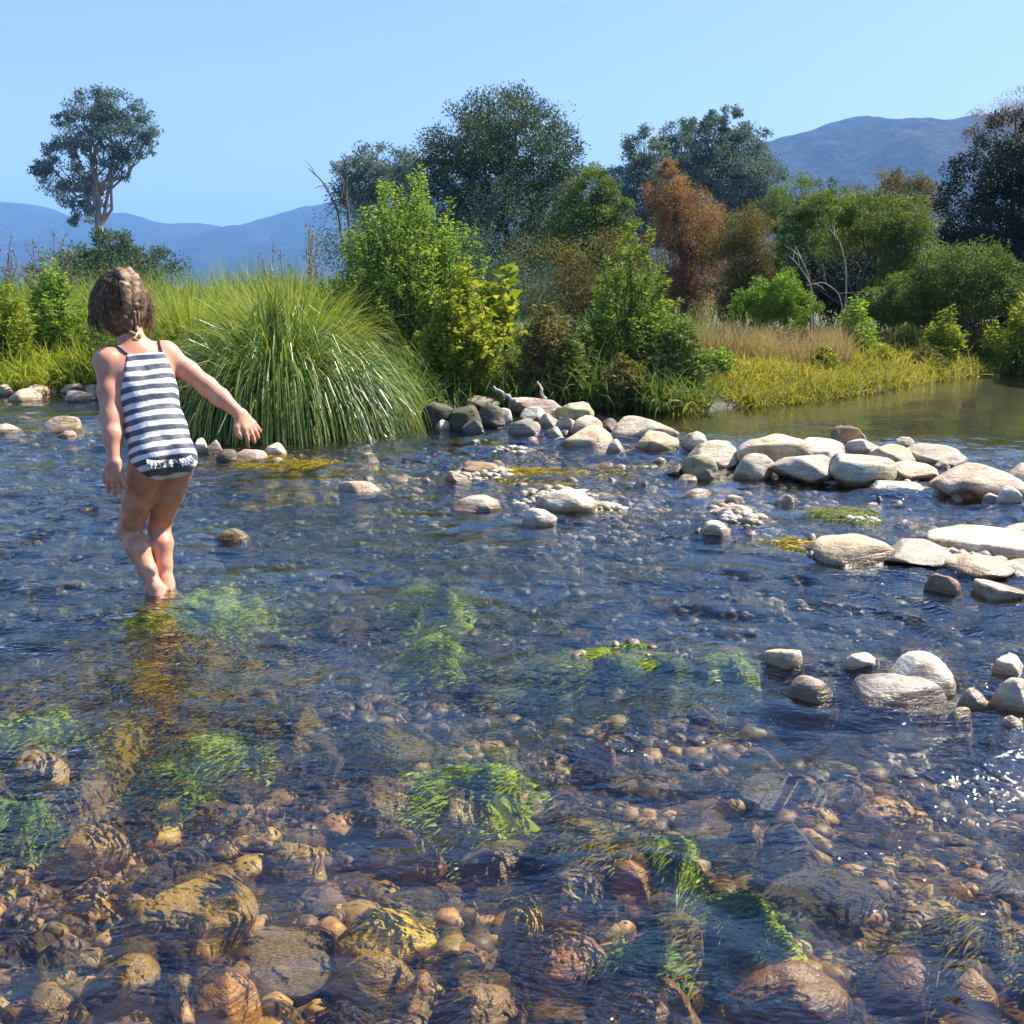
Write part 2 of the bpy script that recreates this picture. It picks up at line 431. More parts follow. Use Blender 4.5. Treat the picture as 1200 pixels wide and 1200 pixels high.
def ridge(name, prof, D, depth, seed, mat, label, rough=1.0):
    px = np.array([p[0] for p in prof], float); py = np.array([p[1] for p in prof], float)
    pts = np.array([at_Y(a, b, D) for a, b in prof])
    X = np.linspace(pts[0, 0], pts[-1, 0], 420); Yr = np.linspace(-1, 1, 90)
    XX, TT = np.meshgrid(X, Yr)
    top = np.interp(X, pts[:, 0], pts[:, 2])
    k = np.ones(7) / 7
    top = np.convolve(np.pad(top, 3, 'edge'), k, 'valid')
    prf = np.where(TT < 0, 1 - np.abs(TT) ** 1.25, 1 - np.abs(TT) ** 1.6)
    nz = fbm(XX / 130, TT * depth / 130, seed=seed, octv=5)
    spur = fbm(XX / 90 + .4 * TT, TT * depth / 420, seed=seed + 4, octv=3)
    sl = np.clip(np.abs(TT), 0, 1)
    Z = top[None] * np.clip(prf + (.11 * nz + .16 * spur) * sl * (1 - sl) * 3 * rough, -.05, 1.2) + top[None] * .006 * vnoise(XX / 9, TT * depth / 9, seed=seed + 8)
    V = np.stack([XX, D + TT * depth, Z - 2], -1).reshape(-1, 3)
    nx = len(X); i = (np.arange(len(Yr) - 1)[:, None] * nx + np.arange(nx - 1)[None]).reshape(-1)
    Fq = np.stack([i, i + 1, i + nx + 1, i + nx], -1)
    o = obj(name, mesh_np(name, V, Fq, mat, smooth=True)); tag(o, label, 'hill', kind='structure')
hm = hill_mat('far_forest', (.008, .016, .012), (.02, .032, .02), (.045, .055, .03), .05)
ridge('far_hills', [(-1500, 300), (-900, 250), (-600, 250), (-300, 225), (-100, 246), (0, 237), (20, 233), (55, 247), (95, 256), (145, 244), (185, 262), (235, 258), (275, 268), (330, 252), (380, 240),
      (450, 228), (520, 216), (600, 206), (690, 193), (740, 200), (800, 215), (1000, 260), (1400, 300)], 2300, 800, 51, hm, 'long low blue hills beyond the reeds')
hm2 = hill_mat('near_forest', (.004, .009, .010), (.028, .032, .022), (.075, .07, .06), .05)
ridge('wooded_hill', [(560, 330), (640, 290), (700, 240), (780, 205), (860, 176), (900, 163), (950, 155), (985, 141), (1010, 136), (1060, 141), (1110, 138), (1140, 134), (1200, 127), (1300, 122), (1400, 140), (1700, 190), (2200, 300)], 1300, 620, 63, hm2,
      'high wooded hill rising behind the right bank trees')
# ------------------------------------------------------------------ stones
def ico(sub):
    bm = bmesh.new(); bmesh.ops.create_icosphere(bm, subdivisions=sub, radius=1)
    V = np.array([v.co for v in bm.verts]); Fc = np.array([[v.index for v in f.verts] for f in bm.faces]); bm.free()
    return V, Fc
ICO = {k: ico(k) for k in (1, 2, 3, 4)}

def rock_shape(seed, sub=4, facets=7, amp=.22):
    r = np.random.default_rng(seed)
    V, Fc = ICO[sub]; V = V.copy()
    o = r.uniform(-40, 40, 3)
    n = vnoise(V[:, 0] * 1.1 + o[0], V[:, 1] * 1.1 + o[1], V[:, 2] * 1.1 + o[2], seed) * amp
    n += vnoise(V[:, 0] * 2.6 + o[0], V[:, 1] * 2.6 + o[1], V[:, 2] * 2.6 + o[2], seed + 1) * amp * .35
    V = V * (1 + n)[:, None]
    for i in range(facets):
        d = r.normal(size=3); d[2] *= .8; d /= np.linalg.norm(d)
        lim = r.uniform(.55, .90)
        s = V @ d
        over = np.clip(s - lim, 0, None)
        V = V - d[None] * (over * .95)[:, None]
    n2 = fbm(V[:, 0] * 4 + o[0], V[:, 1] * 4 + o[1], V[:, 2] * 4 + o[2], seed + 5, 3) * .022
    V = V * (1 + n2)[:, None]
    mx, mn = V.max(0), V.min(0)
    return (V - (mx + mn) / 2) / ((mx - mn) / 2), Fc

RA = 'stones heaped at the end of the weedy bank'; RC = 'flat stones by the blue shallows'
SEED = [100]
def stone(x0, x1, ytop, ybase, col, label, cat='rock', name='rock', group=None, mat='rock', depth=.75, tilt=0.0, zbase=0.0, facets=7, sub=4, amp=.22, yaw=None, sink=True, lift=None):
    """a stone filling the pixel box x0..x1, ytop..ybase, its foot at height zbase"""
    SEED[0] += 1
    r = np.random.default_rng(SEED[0])
    cx = (x0 + x1) / 2
    fr = at_z(cx, ybase, zbase)
    W = (x1 - x0) / F_PX * fr[1] * (1.36 if group == RA else 1.32 if group == RC else 1.2)
    dep = W * depth
    yc = fr[1] + dep * .42
    xc = at_z(cx, ybase, zbase)[0] * yc / fr[1]
    ztop = at_Y(cx, ytop, yc + dep * .12)[2]
    if zbase < -.01: ztop = min(ztop, -.014)
    zb = float(ground_z(xc, yc)) - .02 if lift is None else lift
    zb = min(zb, zbase - .02)
    H = max(ztop - zb, .03)
    V, Fc = rock_shape(SEED[0], sub, facets, amp)
    V = V * np.array([W / 2, dep / 2, H / 2])
    if tilt:
        c, s = math.cos(tilt), math.sin(tilt)
        V = np.stack([V[:, 0] * c - V[:, 2] * s, V[:, 1], V[:, 0] * s + V[:, 2] * c], 1)
    V[:, 2] -= V[:, 2].min()
    a = r.uniform(-.25, .25) if yaw is None else yaw
    ca, sa = math.cos(a), math.sin(a)
    V = np.stack([V[:, 0] * ca - V[:, 1] * sa, V[:, 0] * sa + V[:, 1] * ca, V[:, 2]], 1)
    o = obj(name, mesh_np(name, V, Fc, M[mat], smooth=True), loc=(xc, yc, zb))
    o.color = (*[min(.8, c * 1.18) for c in col], 1)
    return tag(o, label, cat, group)

TAN = (.48, .39, .26); CREAM = (.58, .48, .33); GREY = (.40, .34, .25); PINK = (.50, .37, .26); GREEN = (.34, .31, .17); BROWN = (.30, .20, .11); WHITE = (.62, .54, .41); DARK = (.15, .12, .08); SAND = (.50, .39, .23)
RA = 'stones heaped at the end of the weedy bank'
RB = 'stones in the row damming the pool'; RA = 'stones heaped at the end of the weedy bank'; RC = 'flat stones by the blue shallows'; RD = 'stones standing in the near right water'; RE = 'lone stones in the riffle'; RL = 'stones on the shallow bar behind the child'
rows = [
 # the row across the pool
 (794, 829, 505, 527, CREAM, 'small pointed cream stone at the left end of the pool dam', RB),
 (807, 862, 515, 548, CREAM, 'long pale stone sloping left, beside the big rounded dam boulder', RB),
 (801, 840, 532, 560, GREEN, 'rounded olive grey stone in front of the long pale sloping stone', RB),
 (780, 804, 543, 557, DARK, 'low dark wet stone at the far left foot of the pool dam', RB),
 (794, 817, 556, 564, TAN, 'little flat tan stone lying in water below the olive grey stone', RB),
 (862, 938, 509, 550, TAN, 'big rounded tan boulder with brown face, left part of the dam', RB),
 (860, 907, 531, 563, GREY, 'grey stone with a bright cracked edge, before the big rounded boulder', RB),
 (903, 976, 532, 567, GREY, 'wide grey stone with dark front and bright upper rim in the dam', RB),
 (930, 988, 512, 541, WHITE, 'bright whitish peaked stone behind the wide grey dam stone', RB),
 (974, 1007, 497, 525, BROWN, 'upright brown angular stone standing highest in the dam', RB),
 (986, 1040, 512, 532, CREAM, 'cream slab just right of the upright brown stone', RB),
 (977, 1043, 533, 571, (.36, .35, .25), 'large green tinged round stone at the middle front of the dam', RB),
 (1017, 1068, 520, 546, SAND, 'rusty sand coloured stone wedged in the middle of the dam', RB),
 (1040, 1095, 540, 564, CREAM, 'cream oval stone lying above the flat pale slab at the dam foot', RB),
 (1010, 1076, 560, 577, WHITE, 'flat pale slab lying in water at the foot of the dam', RB),
 (1060, 1128, 520, 546, GREY, 'long smooth grey stone at the back of the dam by the pool', RB),
 (1047, 1070, 511, 526, CREAM, 'small pale knob touching the long smooth grey stone', RB),
 (1094, 1186, 541, 582, PINK, 'big pinkish tan block with sloping top, right part of the dam', RB),
 (1172, 1232, 541, 576, TAN, 'tan boulder at the right end of the dam, cut by the picture edge', RB),
 (1158, 1198, 567, 592, WHITE, 'whitish rounded stone in front of the pinkish tan block', RB),
 (1095, 1112, 539, 552, TAN, 'tiny tan stone squeezed beside the pinkish tan block', RB),
 (1146, 1170, 577, 589, WHITE, 'tiny white stone at the foot of the pinkish tan block', RB),
 # flat stones by the blue shallows
 (958, 1037, 626, 660, SAND, 'flat sandy stone with dark undercut edge, alone at the left of the slabs', RC),
 (1040, 1113, 633, 666, GREY, 'flat grey slab next to the big pale slab', RC),
 (1100, 1217, 623, 662, CREAM, 'largest pale slab among the flat stones by the blue shallows', RC),
 (1176, 1232, 613, 640, CREAM, 'smooth cream stone behind the largest pale slab', RC),
 (1108, 1176, 650, 676, SAND, 'low sandy stone at the water edge below the largest pale slab', RC),
 (1177, 1217, 655, 674, TAN, 'tan stone right of the low sandy stone by the picture edge', RC),
 (1087, 1121, 672, 695, BROWN, 'small round brown stone standing in the blue shallows', RC),
 (1150, 1201, 679, 700, WHITE, 'white topped low stone in the blue shallows near the picture edge', RC),
 # near right
 (915, 981, 790, 823, (.33, .27, .20), 'brown rounded stone standing alone, left of the pale pair', RD),
 (893, 943, 758, 785, SAND, 'sandy stone just breaking the surface above the brown rounded one', RD),
 (980, 1031, 762, 789, WHITE, 'white stone at the left of the pale pair', RD),
 (1025, 1115, 762, 812, WHITE, 'large smooth white stone of the pale pair', RD),
 (990, 1100, 786, 826, (.36, .32, .27), 'wide grey brown stone lying in front of the pale pair', RD),
 (1124, 1162, 806, 830, GREY, 'grey stone low in water beside the square grey block', RD),
 (1110, 1148, 829, 848, CREAM, 'small cream stone in the water below the pale pair', RD),
 (1159, 1212, 790, 836, GREY, 'square grey block at the right picture edge', RD),
 (1162, 1212, 768, 795, CREAM, 'pale stone stacked behind the square grey block', RD),
 (1157, 1212, 833, 858, TAN, 'low tan stone below the square grey block', RD),
 # lone stones
 (633, 698, 571, 600, CREAM, 'peaked pale stone with dark underside, alone mid stream', RE),
 (611, 651, 594, 615, WHITE, 'white stone just left of the peaked pale stone mid stream', RE),
 (532, 586, 580, 599, GREY, 'long low grey stone mid stream, left of the white one', RE),
 (545, 583, 540, 558, BROWN, 'brown stone in the weedy riffle before the stone heap', RE),
 (523, 547, 551, 566, PINK, 'small pinkish stone beside the brown riffle stone', RE),
 (401, 453, 562, 577, CREAM, 'low pale stone by itself below the grass tussock', RE),
 (842, 879, 591, 607, PINK, 'pinkish stone in the riffle below the dam', RE),
 (821, 854, 610, 628, CREAM, 'cream stone in the riffle, below the pinkish one', RE),
 (906, 932, 579, 593, GREY, 'tilted grey stone in the riffle just below the dam', RE),
 (848, 872, 579, 591, TAN, 'small tan stone just above the pinkish riffle stone', RE),
 (796, 836, 572, 582, TAN, 'thin flat tan stone in the riffle at the left of the dam', RE),
 # heap
 (603, 661, 463, 486, PINK, 'pinkish slab on top of the stone heap', RA, .03),
 (613, 638, 476, 492, WHITE, 'whitish stone under the pinkish top slab', RA, .0),
 (631, 652, 473, 486, CREAM, 'small cream stone under the right end of the pinkish top slab', RA, .02),
 (654, 690, 470, 496, (.42, .40, .20), 'mossy yellow green stone on the heap', RA, .0),
 (634, 660, 483, 500, GREY, 'round grey stone in the middle of the heap', RA, .0),
 (654, 673, 488, 504, CREAM, 'little cream stone below the mossy yellow green stone', RA, .0),
 (670, 705, 486, 508, PINK, 'pink stone behind the biggest stone of the heap', RA, .0),
 (665, 719, 499, 525, SAND, 'biggest sandy stone at the front of the heap', RA, .0),
 (714, 737, 514, 531, PINK, 'small pink stone at the water, right of the biggest heap stone', RA, .0),
 (724, 784, 487, 513, CREAM, 'long flat cream stone at the right end of the heap', RA, .0),
 (742, 788, 503, 528, SAND, 'sandy stone under the long flat cream stone', RA, .0),
 (705, 726, 490, 505, DARK, 'dark stone between the pink and the long flat cream stone', RA, .0),
 (644, 661, 500, 512, WHITE, 'small white stone low at the front of the heap', RA, .0),
 (620, 632, 494, 505, CREAM, 'tiny cream pebble below the whitish stone of the heap', RA, .0),
 (500, 532, 470, 503, (.075, .07, .035), 'dark mossy stone at the left end of the heap beside the tussock', RA, .0),
 (532, 560, 474, 504, (.09, .08, .04), 'dark mossy stone left of the white wedge', RA, .0),
 (562, 588, 472, 500, (.11, .095, .06), 'dark stone just behind the white wedge of the heap', RA, .0),
 (583, 599, 478, 497, WHITE, 'white wedge shaped stone at the left of the heap', RA, .0),
 (512, 528, 491, 504, CREAM, 'small pale stone at the foot of the dark mossy stones', RA, .0),
 (516, 546, 461, 478, (.20, .18, .11), 'low dim stone behind the dark mossy stones', RA, .03),
 (546, 580, 463, 480, (.24, .21, .13), 'greyish stone behind the white wedge and the dark stones', RA, .03),
 (545, 566, 490, 507, (.16, .14, .09), 'small dark wet stone in front of the dark mossy stones', RA, .0),
 (598, 628, 490, 510, (.22, .19, .15), 'shadowed stone low in the heap under the whitish stone', RA, .0),
 # left bar
 (53, 93, 486, 506, SAND, 'sandy rounded stone left of the child on the shallow bar', RL),
 (-12, 22, 496, 508, CREAM, 'cream stone at the left picture edge', RL),
 (69, 89, 504, 514, PINK, 'small pinkish stone under the sandy rounded stone', RL),
 (239, 260, 515, 532, TAN, 'tan stone just right of the child hip', RL),
 (228, 243, 513, 531, CREAM, 'cream stone partly hidden behind the child hip', RL),
 (255, 278, 526, 540, DARK, 'dark stone in the bar below the child hand', RL),
 (312, 335, 519, 534, CREAM, 'cream stone below the child fingertips', RL),
 (278, 311, 526, 539, PINK, 'reddish stone in the bar between child and cream stone', RL),
 (255, 296, 618, 634, (.24, .17, .05), 'brown algae covered stone alone in the water right of the child', RL),
 (75, 104, 448, 464, (.36, .28, .20), 'brown stone on the gravel shore behind the child arm', RL),
]
for t in rows:
    stone(*t[:4], t[4], t[5], group=t[6], depth=1.0 if t[6] == RC else .8, facets=9 if t[6] in (RA, RB) else 7)

# gravel shore behind the child
gr = 'stones on the gravel shore'
for i, (px, py) in enumerate([(5, 458), (22, 452), (40, 459), (58, 453), (112, 458), (28, 463), (95, 465)]):
    wv_ = 9 + (i * 7) % 9
    stone(px - wv_, px + wv_, py - 8, py + 3, [TAN, CREAM, PINK, GREY][i % 4], 'small pale stone on the gravel shore under the yellow green weeds', group=gr, facets=6, sub=3, zbase=.03)

# small stones that just break the surface of the riffle
rr_ = random.Random(21); k_ = 0
while k_ < 64:
    cx_, cy_, w_, h_ = rr_.choice([(560, 556, 150, 26), (650, 580, 220, 36), (740, 552, 160, 40), (860, 600, 130, 56), (930, 640, 120, 26), (1010, 600, 170, 36), (350, 540, 200, 18), (470, 560, 110, 20), (1060, 592, 120, 20), (700, 594, 110, 16), (740, 760, 150, 22), (640, 512, 220, 12)])
    px_ = cx_ + rr_.uniform(-.5, .5) * w_; py_ = cy_ + rr_.uniform(-.5, .5) * h_; q_ = rr_.uniform(5, 13)
    stone(px_ - q_, px_ + q_, py_ - q_ * rr_.uniform(.35, .8), py_, rr_.choice([TAN, GREY, BROWN, PINK, DARK, CREAM, BROWN, GREY]), 'small stone just breaking the surface of the weedy riffle', group='small stones breaking the surface', facets=6, sub=3, depth=.9)
    k_ += 1

# stones under the water that can be told apart
U = 'stones under the shallow water'
sub_rows = [
 (848, 992, 1106, 1200, (.20, .13, .07), 'big brown boulder under water in the lower right, wet top near the surface', -.03),
 (1012, 1106, 1118, 1172, (.24, .15, .08), 'brown oval stone under water right of the big brown boulder', -.05),
 (1108, 1168, 1138, 1178, (.45, .33, .14), 'yellowish stone under water near the lower right corner', -.05),
 (392, 512, 1064, 1113, (.80, .56, .12), 'bright yellow stone under water, the brightest in the foreground', -.04),
 (583, 642, 1060, 1097, (.72, .52, .14), 'small yellow stone right of the bright yellow one', -.05),
 (618, 722, 1022, 1082, (.30, .27, .25), 'large grey rough stone under water above the small yellow one', -.04),
 (500, 584, 930, 966, (.33, .31, .27), 'long grey stone under water in mid picture', -.05),
 (408, 502, 922, 962, (.28, .24, .12), 'olive stone touching the long grey stone under water', -.05),
 (225, 304, 1136, 1184, (.46, .26, .07), 'orange brown stone under water in the lower left', -.04),
 (150, 304, 1036, 1102, (.36, .28, .08), 'wide olive yellow stone under water in the lower left', -.05),
 (992, 1072, 932, 972, (.50, .34, .20), 'pale orange stone under water at the right', -.05),
 (688, 722, 858, 882, (.48, .28, .17), 'small orange stone under water right of the green algae', -.05),
 (8, 78, 878, 908, (.42, .34, .22), 'tan stone just under water at the left picture edge', -.02),
 (540, 662, 982, 1016, (.25, .22, .24), 'purplish grey stone under water above the large grey rough stone', -.05),
 (430, 522, 962, 1002, (.30, .21, .08), 'brown olive stone under water below the long grey stone', -.05),
 (606, 724, 1088, 1152, (.34, .20, .13), 'reddish stone under water below the small yellow one', -.06),
 (388, 492, 1110, 1162, (.36, .28, .11), 'olive yellow stone under water below the bright yellow one', -.06),
 (715, 775, 1005, 1042, (.36, .25, .20), 'pinkish stone under water right of the large grey rough stone', -.05),
 (60, 150, 965, 1000, (.38, .29, .20), 'tan stone under water at the left', -.05),
 (310, 380, 985, 1018, (.32, .25, .10), 'dull yellow brown stone under water at centre left', -.06),
 (100, 190, 1120, 1165, (.25, .19, .09), 'dark olive stone under water left of the orange brown one', -.06),
 (500, 620, 1150, 1215, (.27, .19, .10), 'rough brown stone under water at the bottom edge centre', -.05),
 (690, 820, 1140, 1200, (.29, .20, .11), 'broad brown stone under water left of the big brown boulder', -.06),
 (20, 110, 1150, 1215, (.30, .24, .10), 'olive brown stone in the lower left corner under water', -.06),
]
for t in sub_rows:
    stone(*t[:4], tuple(min(.9, v * k) for v, k in zip(t[4], (1.05, .86, .45))), t[5], cat='rock', name='submerged_rock', group=U, mat='bed_rock', depth=.8, zbase=t[6] - .025, facets=5, sub=4)

# many look-alike cobbles on the bed: shared shapes, single objects
cob = [rock_shape(900 + i, 3, 6, .25) for i in range(9)]
cob_me = [mesh_np('cobble', v * np.array([1, .8, .62]), f, M['bed_rock'], smooth=True) for v, f in cob]
cc = [(.24, .16, .08), (.30, .21, .12), (.20, .15, .12), (.36, .26, .15), (.27, .22, .10), (.22, .18, .19), (.40, .30, .20), (.16, .11, .06), (.34, .22, .09)]
taken = [(o.location.x, o.location.y, max(o.dimensions.x, o.dimensions.y) * .42) for o in COL.objects if o.name.startswith(('rock', 'submerged_rock'))]
cnt = 0; tries = 0
while cnt < 265 and tries < 9000:
    tries += 1
    y = 1.15 + 5.2 * random.random() ** 1.7
    x = random.uniform(-.58, .58) * y * 1.0
    s = random.uniform(.032, .075 if y > 2.4 else .11) * (1.0 if y < 3 else 1.15)
    z = float(ground_z(x, y))
    if z > -.045: continue
    if any((x - a) ** 2 + (y - b) ** 2 < (s * .7 + c) ** 2 for a, b, c in taken): continue
    if math.hypot(x + 1.12, y - 3.25) < .12: continue
    taken.append((x, y, s * .85))
    o = obj('cobble', random.choice(cob_me), loc=(x, y, min(z + s * .25, -.022 - s * .62)))
    o.scale = (s * random.uniform(.9, 1.35), s * random.uniform(.85, 1.15), s * random.uniform(.8, 1.1)); o.rotation_euler = (random.uniform(-.3, .3), random.uniform(-.3, .3), random.uniform(0, 6.28))
    k = random.choice(cc); f = random.uniform(.5, 1.05) * (1.1 - .6 * float(sstep((y - 1.7) / 1.5)))  # farther cobbles painted darker, imitating the dimming under mid-stream water
    o.color = (k[0] * f, k[1] * f, k[2] * f, 1)
    tag(o, 'smooth brownish cobble lying under the rippled shallow water', 'rock', 'cobbles on the stream bed')
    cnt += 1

# fine gravel that nobody could count
def gravel(name, n, sub, pts_fn, rmin, rmax, pal, label, seed):
    r = np.random.default_rng(seed)
    P = pts_fn(r, n); n = len(P)
    shp = [rock_shape(700 + seed * 20 + i, sub, 4, .2)[0] for i in range(8)]; Fc = ICO[sub][1]
    nv, nf = len(shp[0]), len(Fc)
    S = r.uniform(rmin, rmax, n) ** 1.0
    which = r.integers(0, 8, n); ang = r.uniform(0, 6.28, n)
    base = np.stack(shp)[which] * np.array([1, .8, .55])
    base = base * S[:, None, None] * r.uniform(.8, 1.25, (n, 1, 3))
    c, s = np.cos(ang)[:, None], np.sin(ang)[:, None]
    X = base[..., 0] * c - base[..., 1] * s; Y = base[..., 0] * s + base[..., 1] * c
    V = np.stack([X + P[:, :1], Y + P[:, 1:2], base[..., 2] + P[:, 2:3] + (S * .25)[:, None]], -1).reshape(-1, 3)
    Fa = (Fc[None] + (np.arange(n) * nv)[:, None, None]).reshape(-1, 3)
    pal = np.array(pal); colr = pal[r.integers(0, len(pal), n)] * r.uniform(.7, 1.6, (n, 1))
    if name == 'gravel': colr = colr * np.array([[1.08, 1.0, .60]]); colr = colr * (1 + (np.array([[.62, .98, 1.55]]) - 1) * sstep((P[:, 1:2] - 1.9) / 1.2)); colr = colr * (1.12 - .66 * sstep((P[:, 1:2] - 1.7) / 1.3))  # mid-stream pebbles painted darker and bluer to imitate the water's blue sheen
    o = obj(name, mesh_np(name, V, Fa, M['pebble'], col=np.repeat(colr, nf, 0), smooth=True))
    tag(o, label, 'gravel', kind='stuff')
def bed_pts(r, n):
    y = 1.0 + 5.8 * r.random(n * 2) ** 1.5; x = r.uniform(-.62, .62, n * 2) * y
    z = ground_z(x, y); k = z < -.02
    return np.stack([x, y, z], 1)[k][:n]
BP = [(.24, .13, .035), (.30, .19, .07), (.14, .09, .04), (.36, .25, .11), (.25, .18, .05), (.18, .12, .12), (.42, .25, .09), (.10, .06, .03), (.34, .20, .13)]
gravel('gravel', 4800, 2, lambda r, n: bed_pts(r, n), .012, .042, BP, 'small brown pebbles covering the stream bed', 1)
def bar_pts(r, n):
    out = []
    for (x, y, rx, ry, h) in BARS[:18] + BARS[-2:]:
        m = int(n * .13) if rx > .2 else int(n * .05)
        out.append(np.stack([x + r.normal(0, .62, m) * rx, y + r.normal(0, .62, m) * ry], 1))
    out.append(np.stack([r.uniform(-5.2, -3.0, n // 4), r.uniform(9.45, 10.5, n // 4)], 1))
    q = np.concatenate(out); z = ground_z(q[:, 0], q[:, 1])
    return np.stack([q[:, 0], q[:, 1], z], 1)
gravel('shingle', 3600, 1, bar_pts, .009, .036, [(.34, .28, .20), (.42, .36, .27), (.26, .20, .12), (.30, .25, .10), (.22, .20, .12), (.46, .38, .28), (.36, .24, .17)], 'pale shingle on the low bars between the stones', 2)

# ------------------------------------------------------------------ driftwood
M['wood'] = bark_mat('bleached_wood', (.34, .30, .24), (.55, .50, .42), 25)
def stick(pts, r, label, group='driftwood on the stone heap'):
    p0 = np.array(pts[0]); G = Geo()
    P = np.array(pts) - p0
    t = np.linspace(0, 1, 9); Q = np.stack([np.interp(t, np.linspace(0, 1, len(P)), P[:, k]) for k in range(3)], 1)
    Q[1:-1] += rng.normal(0, r * .5, (7, 3))
    G.tube(Q, np.linspace(r, r * .45, 9), 7)
    o = obj('driftwood', G.mesh('driftwood', M['wood'], True), loc=p0)
    return tag(o, label, 'driftwood', group)
stick([at_Y(606, 473, 8.0), at_Y(592, 463, 8.0), at_Y(578, 453, 8.05)], .022, 'pale forked stick leaning over the left of the stone heap')
stick([at_Y(640, 468, 8.3), at_Y(634, 455, 8.3), at_Y(630, 447, 8.35)], .015, 'short upright pale stick behind the pinkish top slab')
stick([at_Y(516, 484, 7.4), at_Y(530, 486, 7.4), at_Y(543, 490, 7.4)], .02, 'short pale stick lying on the dark mossy stones')

# ------------------------------------------------------------------ algae
M['algae'] = leaf_mat('green_algae', (.18, .27, .002), (.38, .49, .004), (.52, .58, .01), trans=.15, rough=.35)
M['algae_olive'] = leaf_mat('olive_algae', (.14, .11, .006), (.28, .21, .012), (.46, .34, .03), trans=.25, rough=.4)
M['algae_teal'] = leaf_mat('teal_algae', (.12, .22, .008), (.24, .38, .012), (.36, .48, .02), trans=.25, rough=.4)
def algae(px, py, wpx, hpx, mat, label, dens=1.0, zmax=-.017):
    c = at_z(px, py); a = at_z(px - wpx / 2, py); t = at_z(px, py - hpx / 2); b = at_z(px, py + hpx / 2)
    rx, ry = abs(c[0] - a[0]) * 1.2, (t[1] - b[1]) / 2 * 1.25
    n = int(min(14000, 1200 + 160000 * rx * ry) * dens)
    rr = np.random.default_rng(int(px * 7 + py)); q = rr.normal(0, .5, (n, 2))
    wob = 1 + .5 * vnoise(q[:, 0] * 2 + px, q[:, 1] * 2 + py, seed=4)
    x = c[0] + q[:, 0] * rx * wob; y = c[1] + q[:, 1] * ry * wob
    g0 = ground_z(x, y); e = np.exp(-((q ** 2).sum(1)) ** 1.4 * .8) * (.7 + .3 * rr.random(n))
    z = np.minimum(g0 + .012 + np.maximum(zmax - .012 - g0, 0) * e + .010 * vnoise(x * 20, y * 20, seed=8), zmax)
    P = np.stack([x, y, z], 1)
    dr = np.stack([-.9 + rr.normal(0, .32, n), -.35 + rr.normal(0, .32, n), rr.uniform(-.12, .14, n)], 1)
    V, Fq, seg = blades(P - c, dr, rr.uniform(.018, .055, n), rr.uniform(.002, .005, n), .9, rr, seg=2)
    V[:, 2] = np.minimum(V[:, 2], zmax + .003 - c[2])
    tt = np.repeat(np.clip(.5 + .3 * vnoise(x * 14, y * 14, seed=3) + rr.normal(0, .2, n), 0, 1), seg)
    R_, A_n = np.linspace(0, 1.15, 14), 40
    aa = np.linspace(0, 2 * math.pi, A_n, endpoint=False); RR, AA = np.meshgrid(R_, aa, indexing='ij')
    lobe = 1 + .35 * vnoise(np.cos(AA) * 2 + px, np.sin(AA) * 2 + py, seed=14) + .18 * vnoise(np.cos(AA) * 6 + px, np.sin(AA) * 6 + py, seed=15)
    mx_, my_ = c[0] + RR * lobe * rx * np.cos(AA), c[1] + RR * lobe * ry * np.sin(AA)
    gz = ground_z(mx_, my_); mz = np.minimum(gz - .01 + np.maximum(zmax - .014 - gz, .01) * np.exp(-RR ** 2.6 * 1.5) + .012 * fbm(mx_ * 22, my_ * 22, seed=18, octv=3), zmax - .006)
    MV = np.stack([mx_, my_, mz], -1).reshape(-1, 3) - c
    i_ = np.arange(13)[:, None] * A_n; j_ = np.arange(A_n)[None]; k_ = (j_ + 1) % A_n
    MF = np.stack([i_ + j_, i_ + A_n + j_, i_ + A_n + k_, i_ + k_], -1).reshape(-1, 4)
    mt = np.clip(.45 + .4 * vnoise(mx_ * 25, my_ * 25, seed=3), 0, 1)[:-1].ravel()
    o = obj('algae_patch', mesh_np('algae_patch', np.concatenate([MV, V]), np.concatenate([MF, Fq + len(MV)]), mat, tint=np.concatenate([mt, tt])), loc=c)
    return tag(o, label, 'algae', 'algae patches in the stream')
A_, O_, T_ = M['algae'], M['algae_olive'], M['algae_teal']
algae(238, 700, 90, 46, A_, 'bright green algae beside the child feet', 1.0, -.008)
algae(150, 785, 250, 110, O_, 'wide olive brown algae mat below the child feet')
algae(300, 810, 120, 60, O_, 'olive brown algae strip right of the wide mat', .7)
algae(48, 838, 120, 36, A_, 'bright green algae clump at the left picture edge', 1.0, -.014)
algae(252, 862, 84, 26, A_, 'small vivid green algae clump below the wide olive mat', 1.0, -.010)
algae(200, 888, 54, 30, T_, 'blue green algae tuft left of the small vivid clump')
algae(22, 932, 60, 40, T_, 'blue green algae at the left picture edge, under the bright clump')
algae(512, 742, 66, 26, A_, 'small green algae tuft in mid stream')
algae(505, 682, 60, 18, A_, 'thin green algae streak above the mid stream tuft')
algae(735, 768, 200, 32, leaf_mat('yellow_algae', (.07, .14, .01), (.20, .27, .02), (.34, .34, .06), trans=.25), 'long yellow green algae band at mid right', 1.0, -.003)
algae(855, 765, 60, 26, A_, 'green algae at the right end of the long yellow band')
algae(550, 892, 130, 44, A_, 'green algae patch in the centre of the foreground')
algae(690, 960, 130, 50, O_, 'olive algae mat right of the olive stone')
algae(790, 972, 80, 26, A_, 'green algae trailing right of the olive mat')
algae(880, 1047, 90, 42, A_, 'bright green algae clump above the big brown boulder', 1.0, -.010)
algae(795, 1060, 70, 34, O_, 'olive green algae left of the bright clump')
algae(762, 1087, 70, 28, T_, 'blue green algae below the olive green tuft')
algae(1140, 1060, 120, 40, O_, 'olive algae film near the lower right')
algae(620, 555, 220, 24, O_, 'olive weed lying in the riffle before the stone heap', .6, .012)
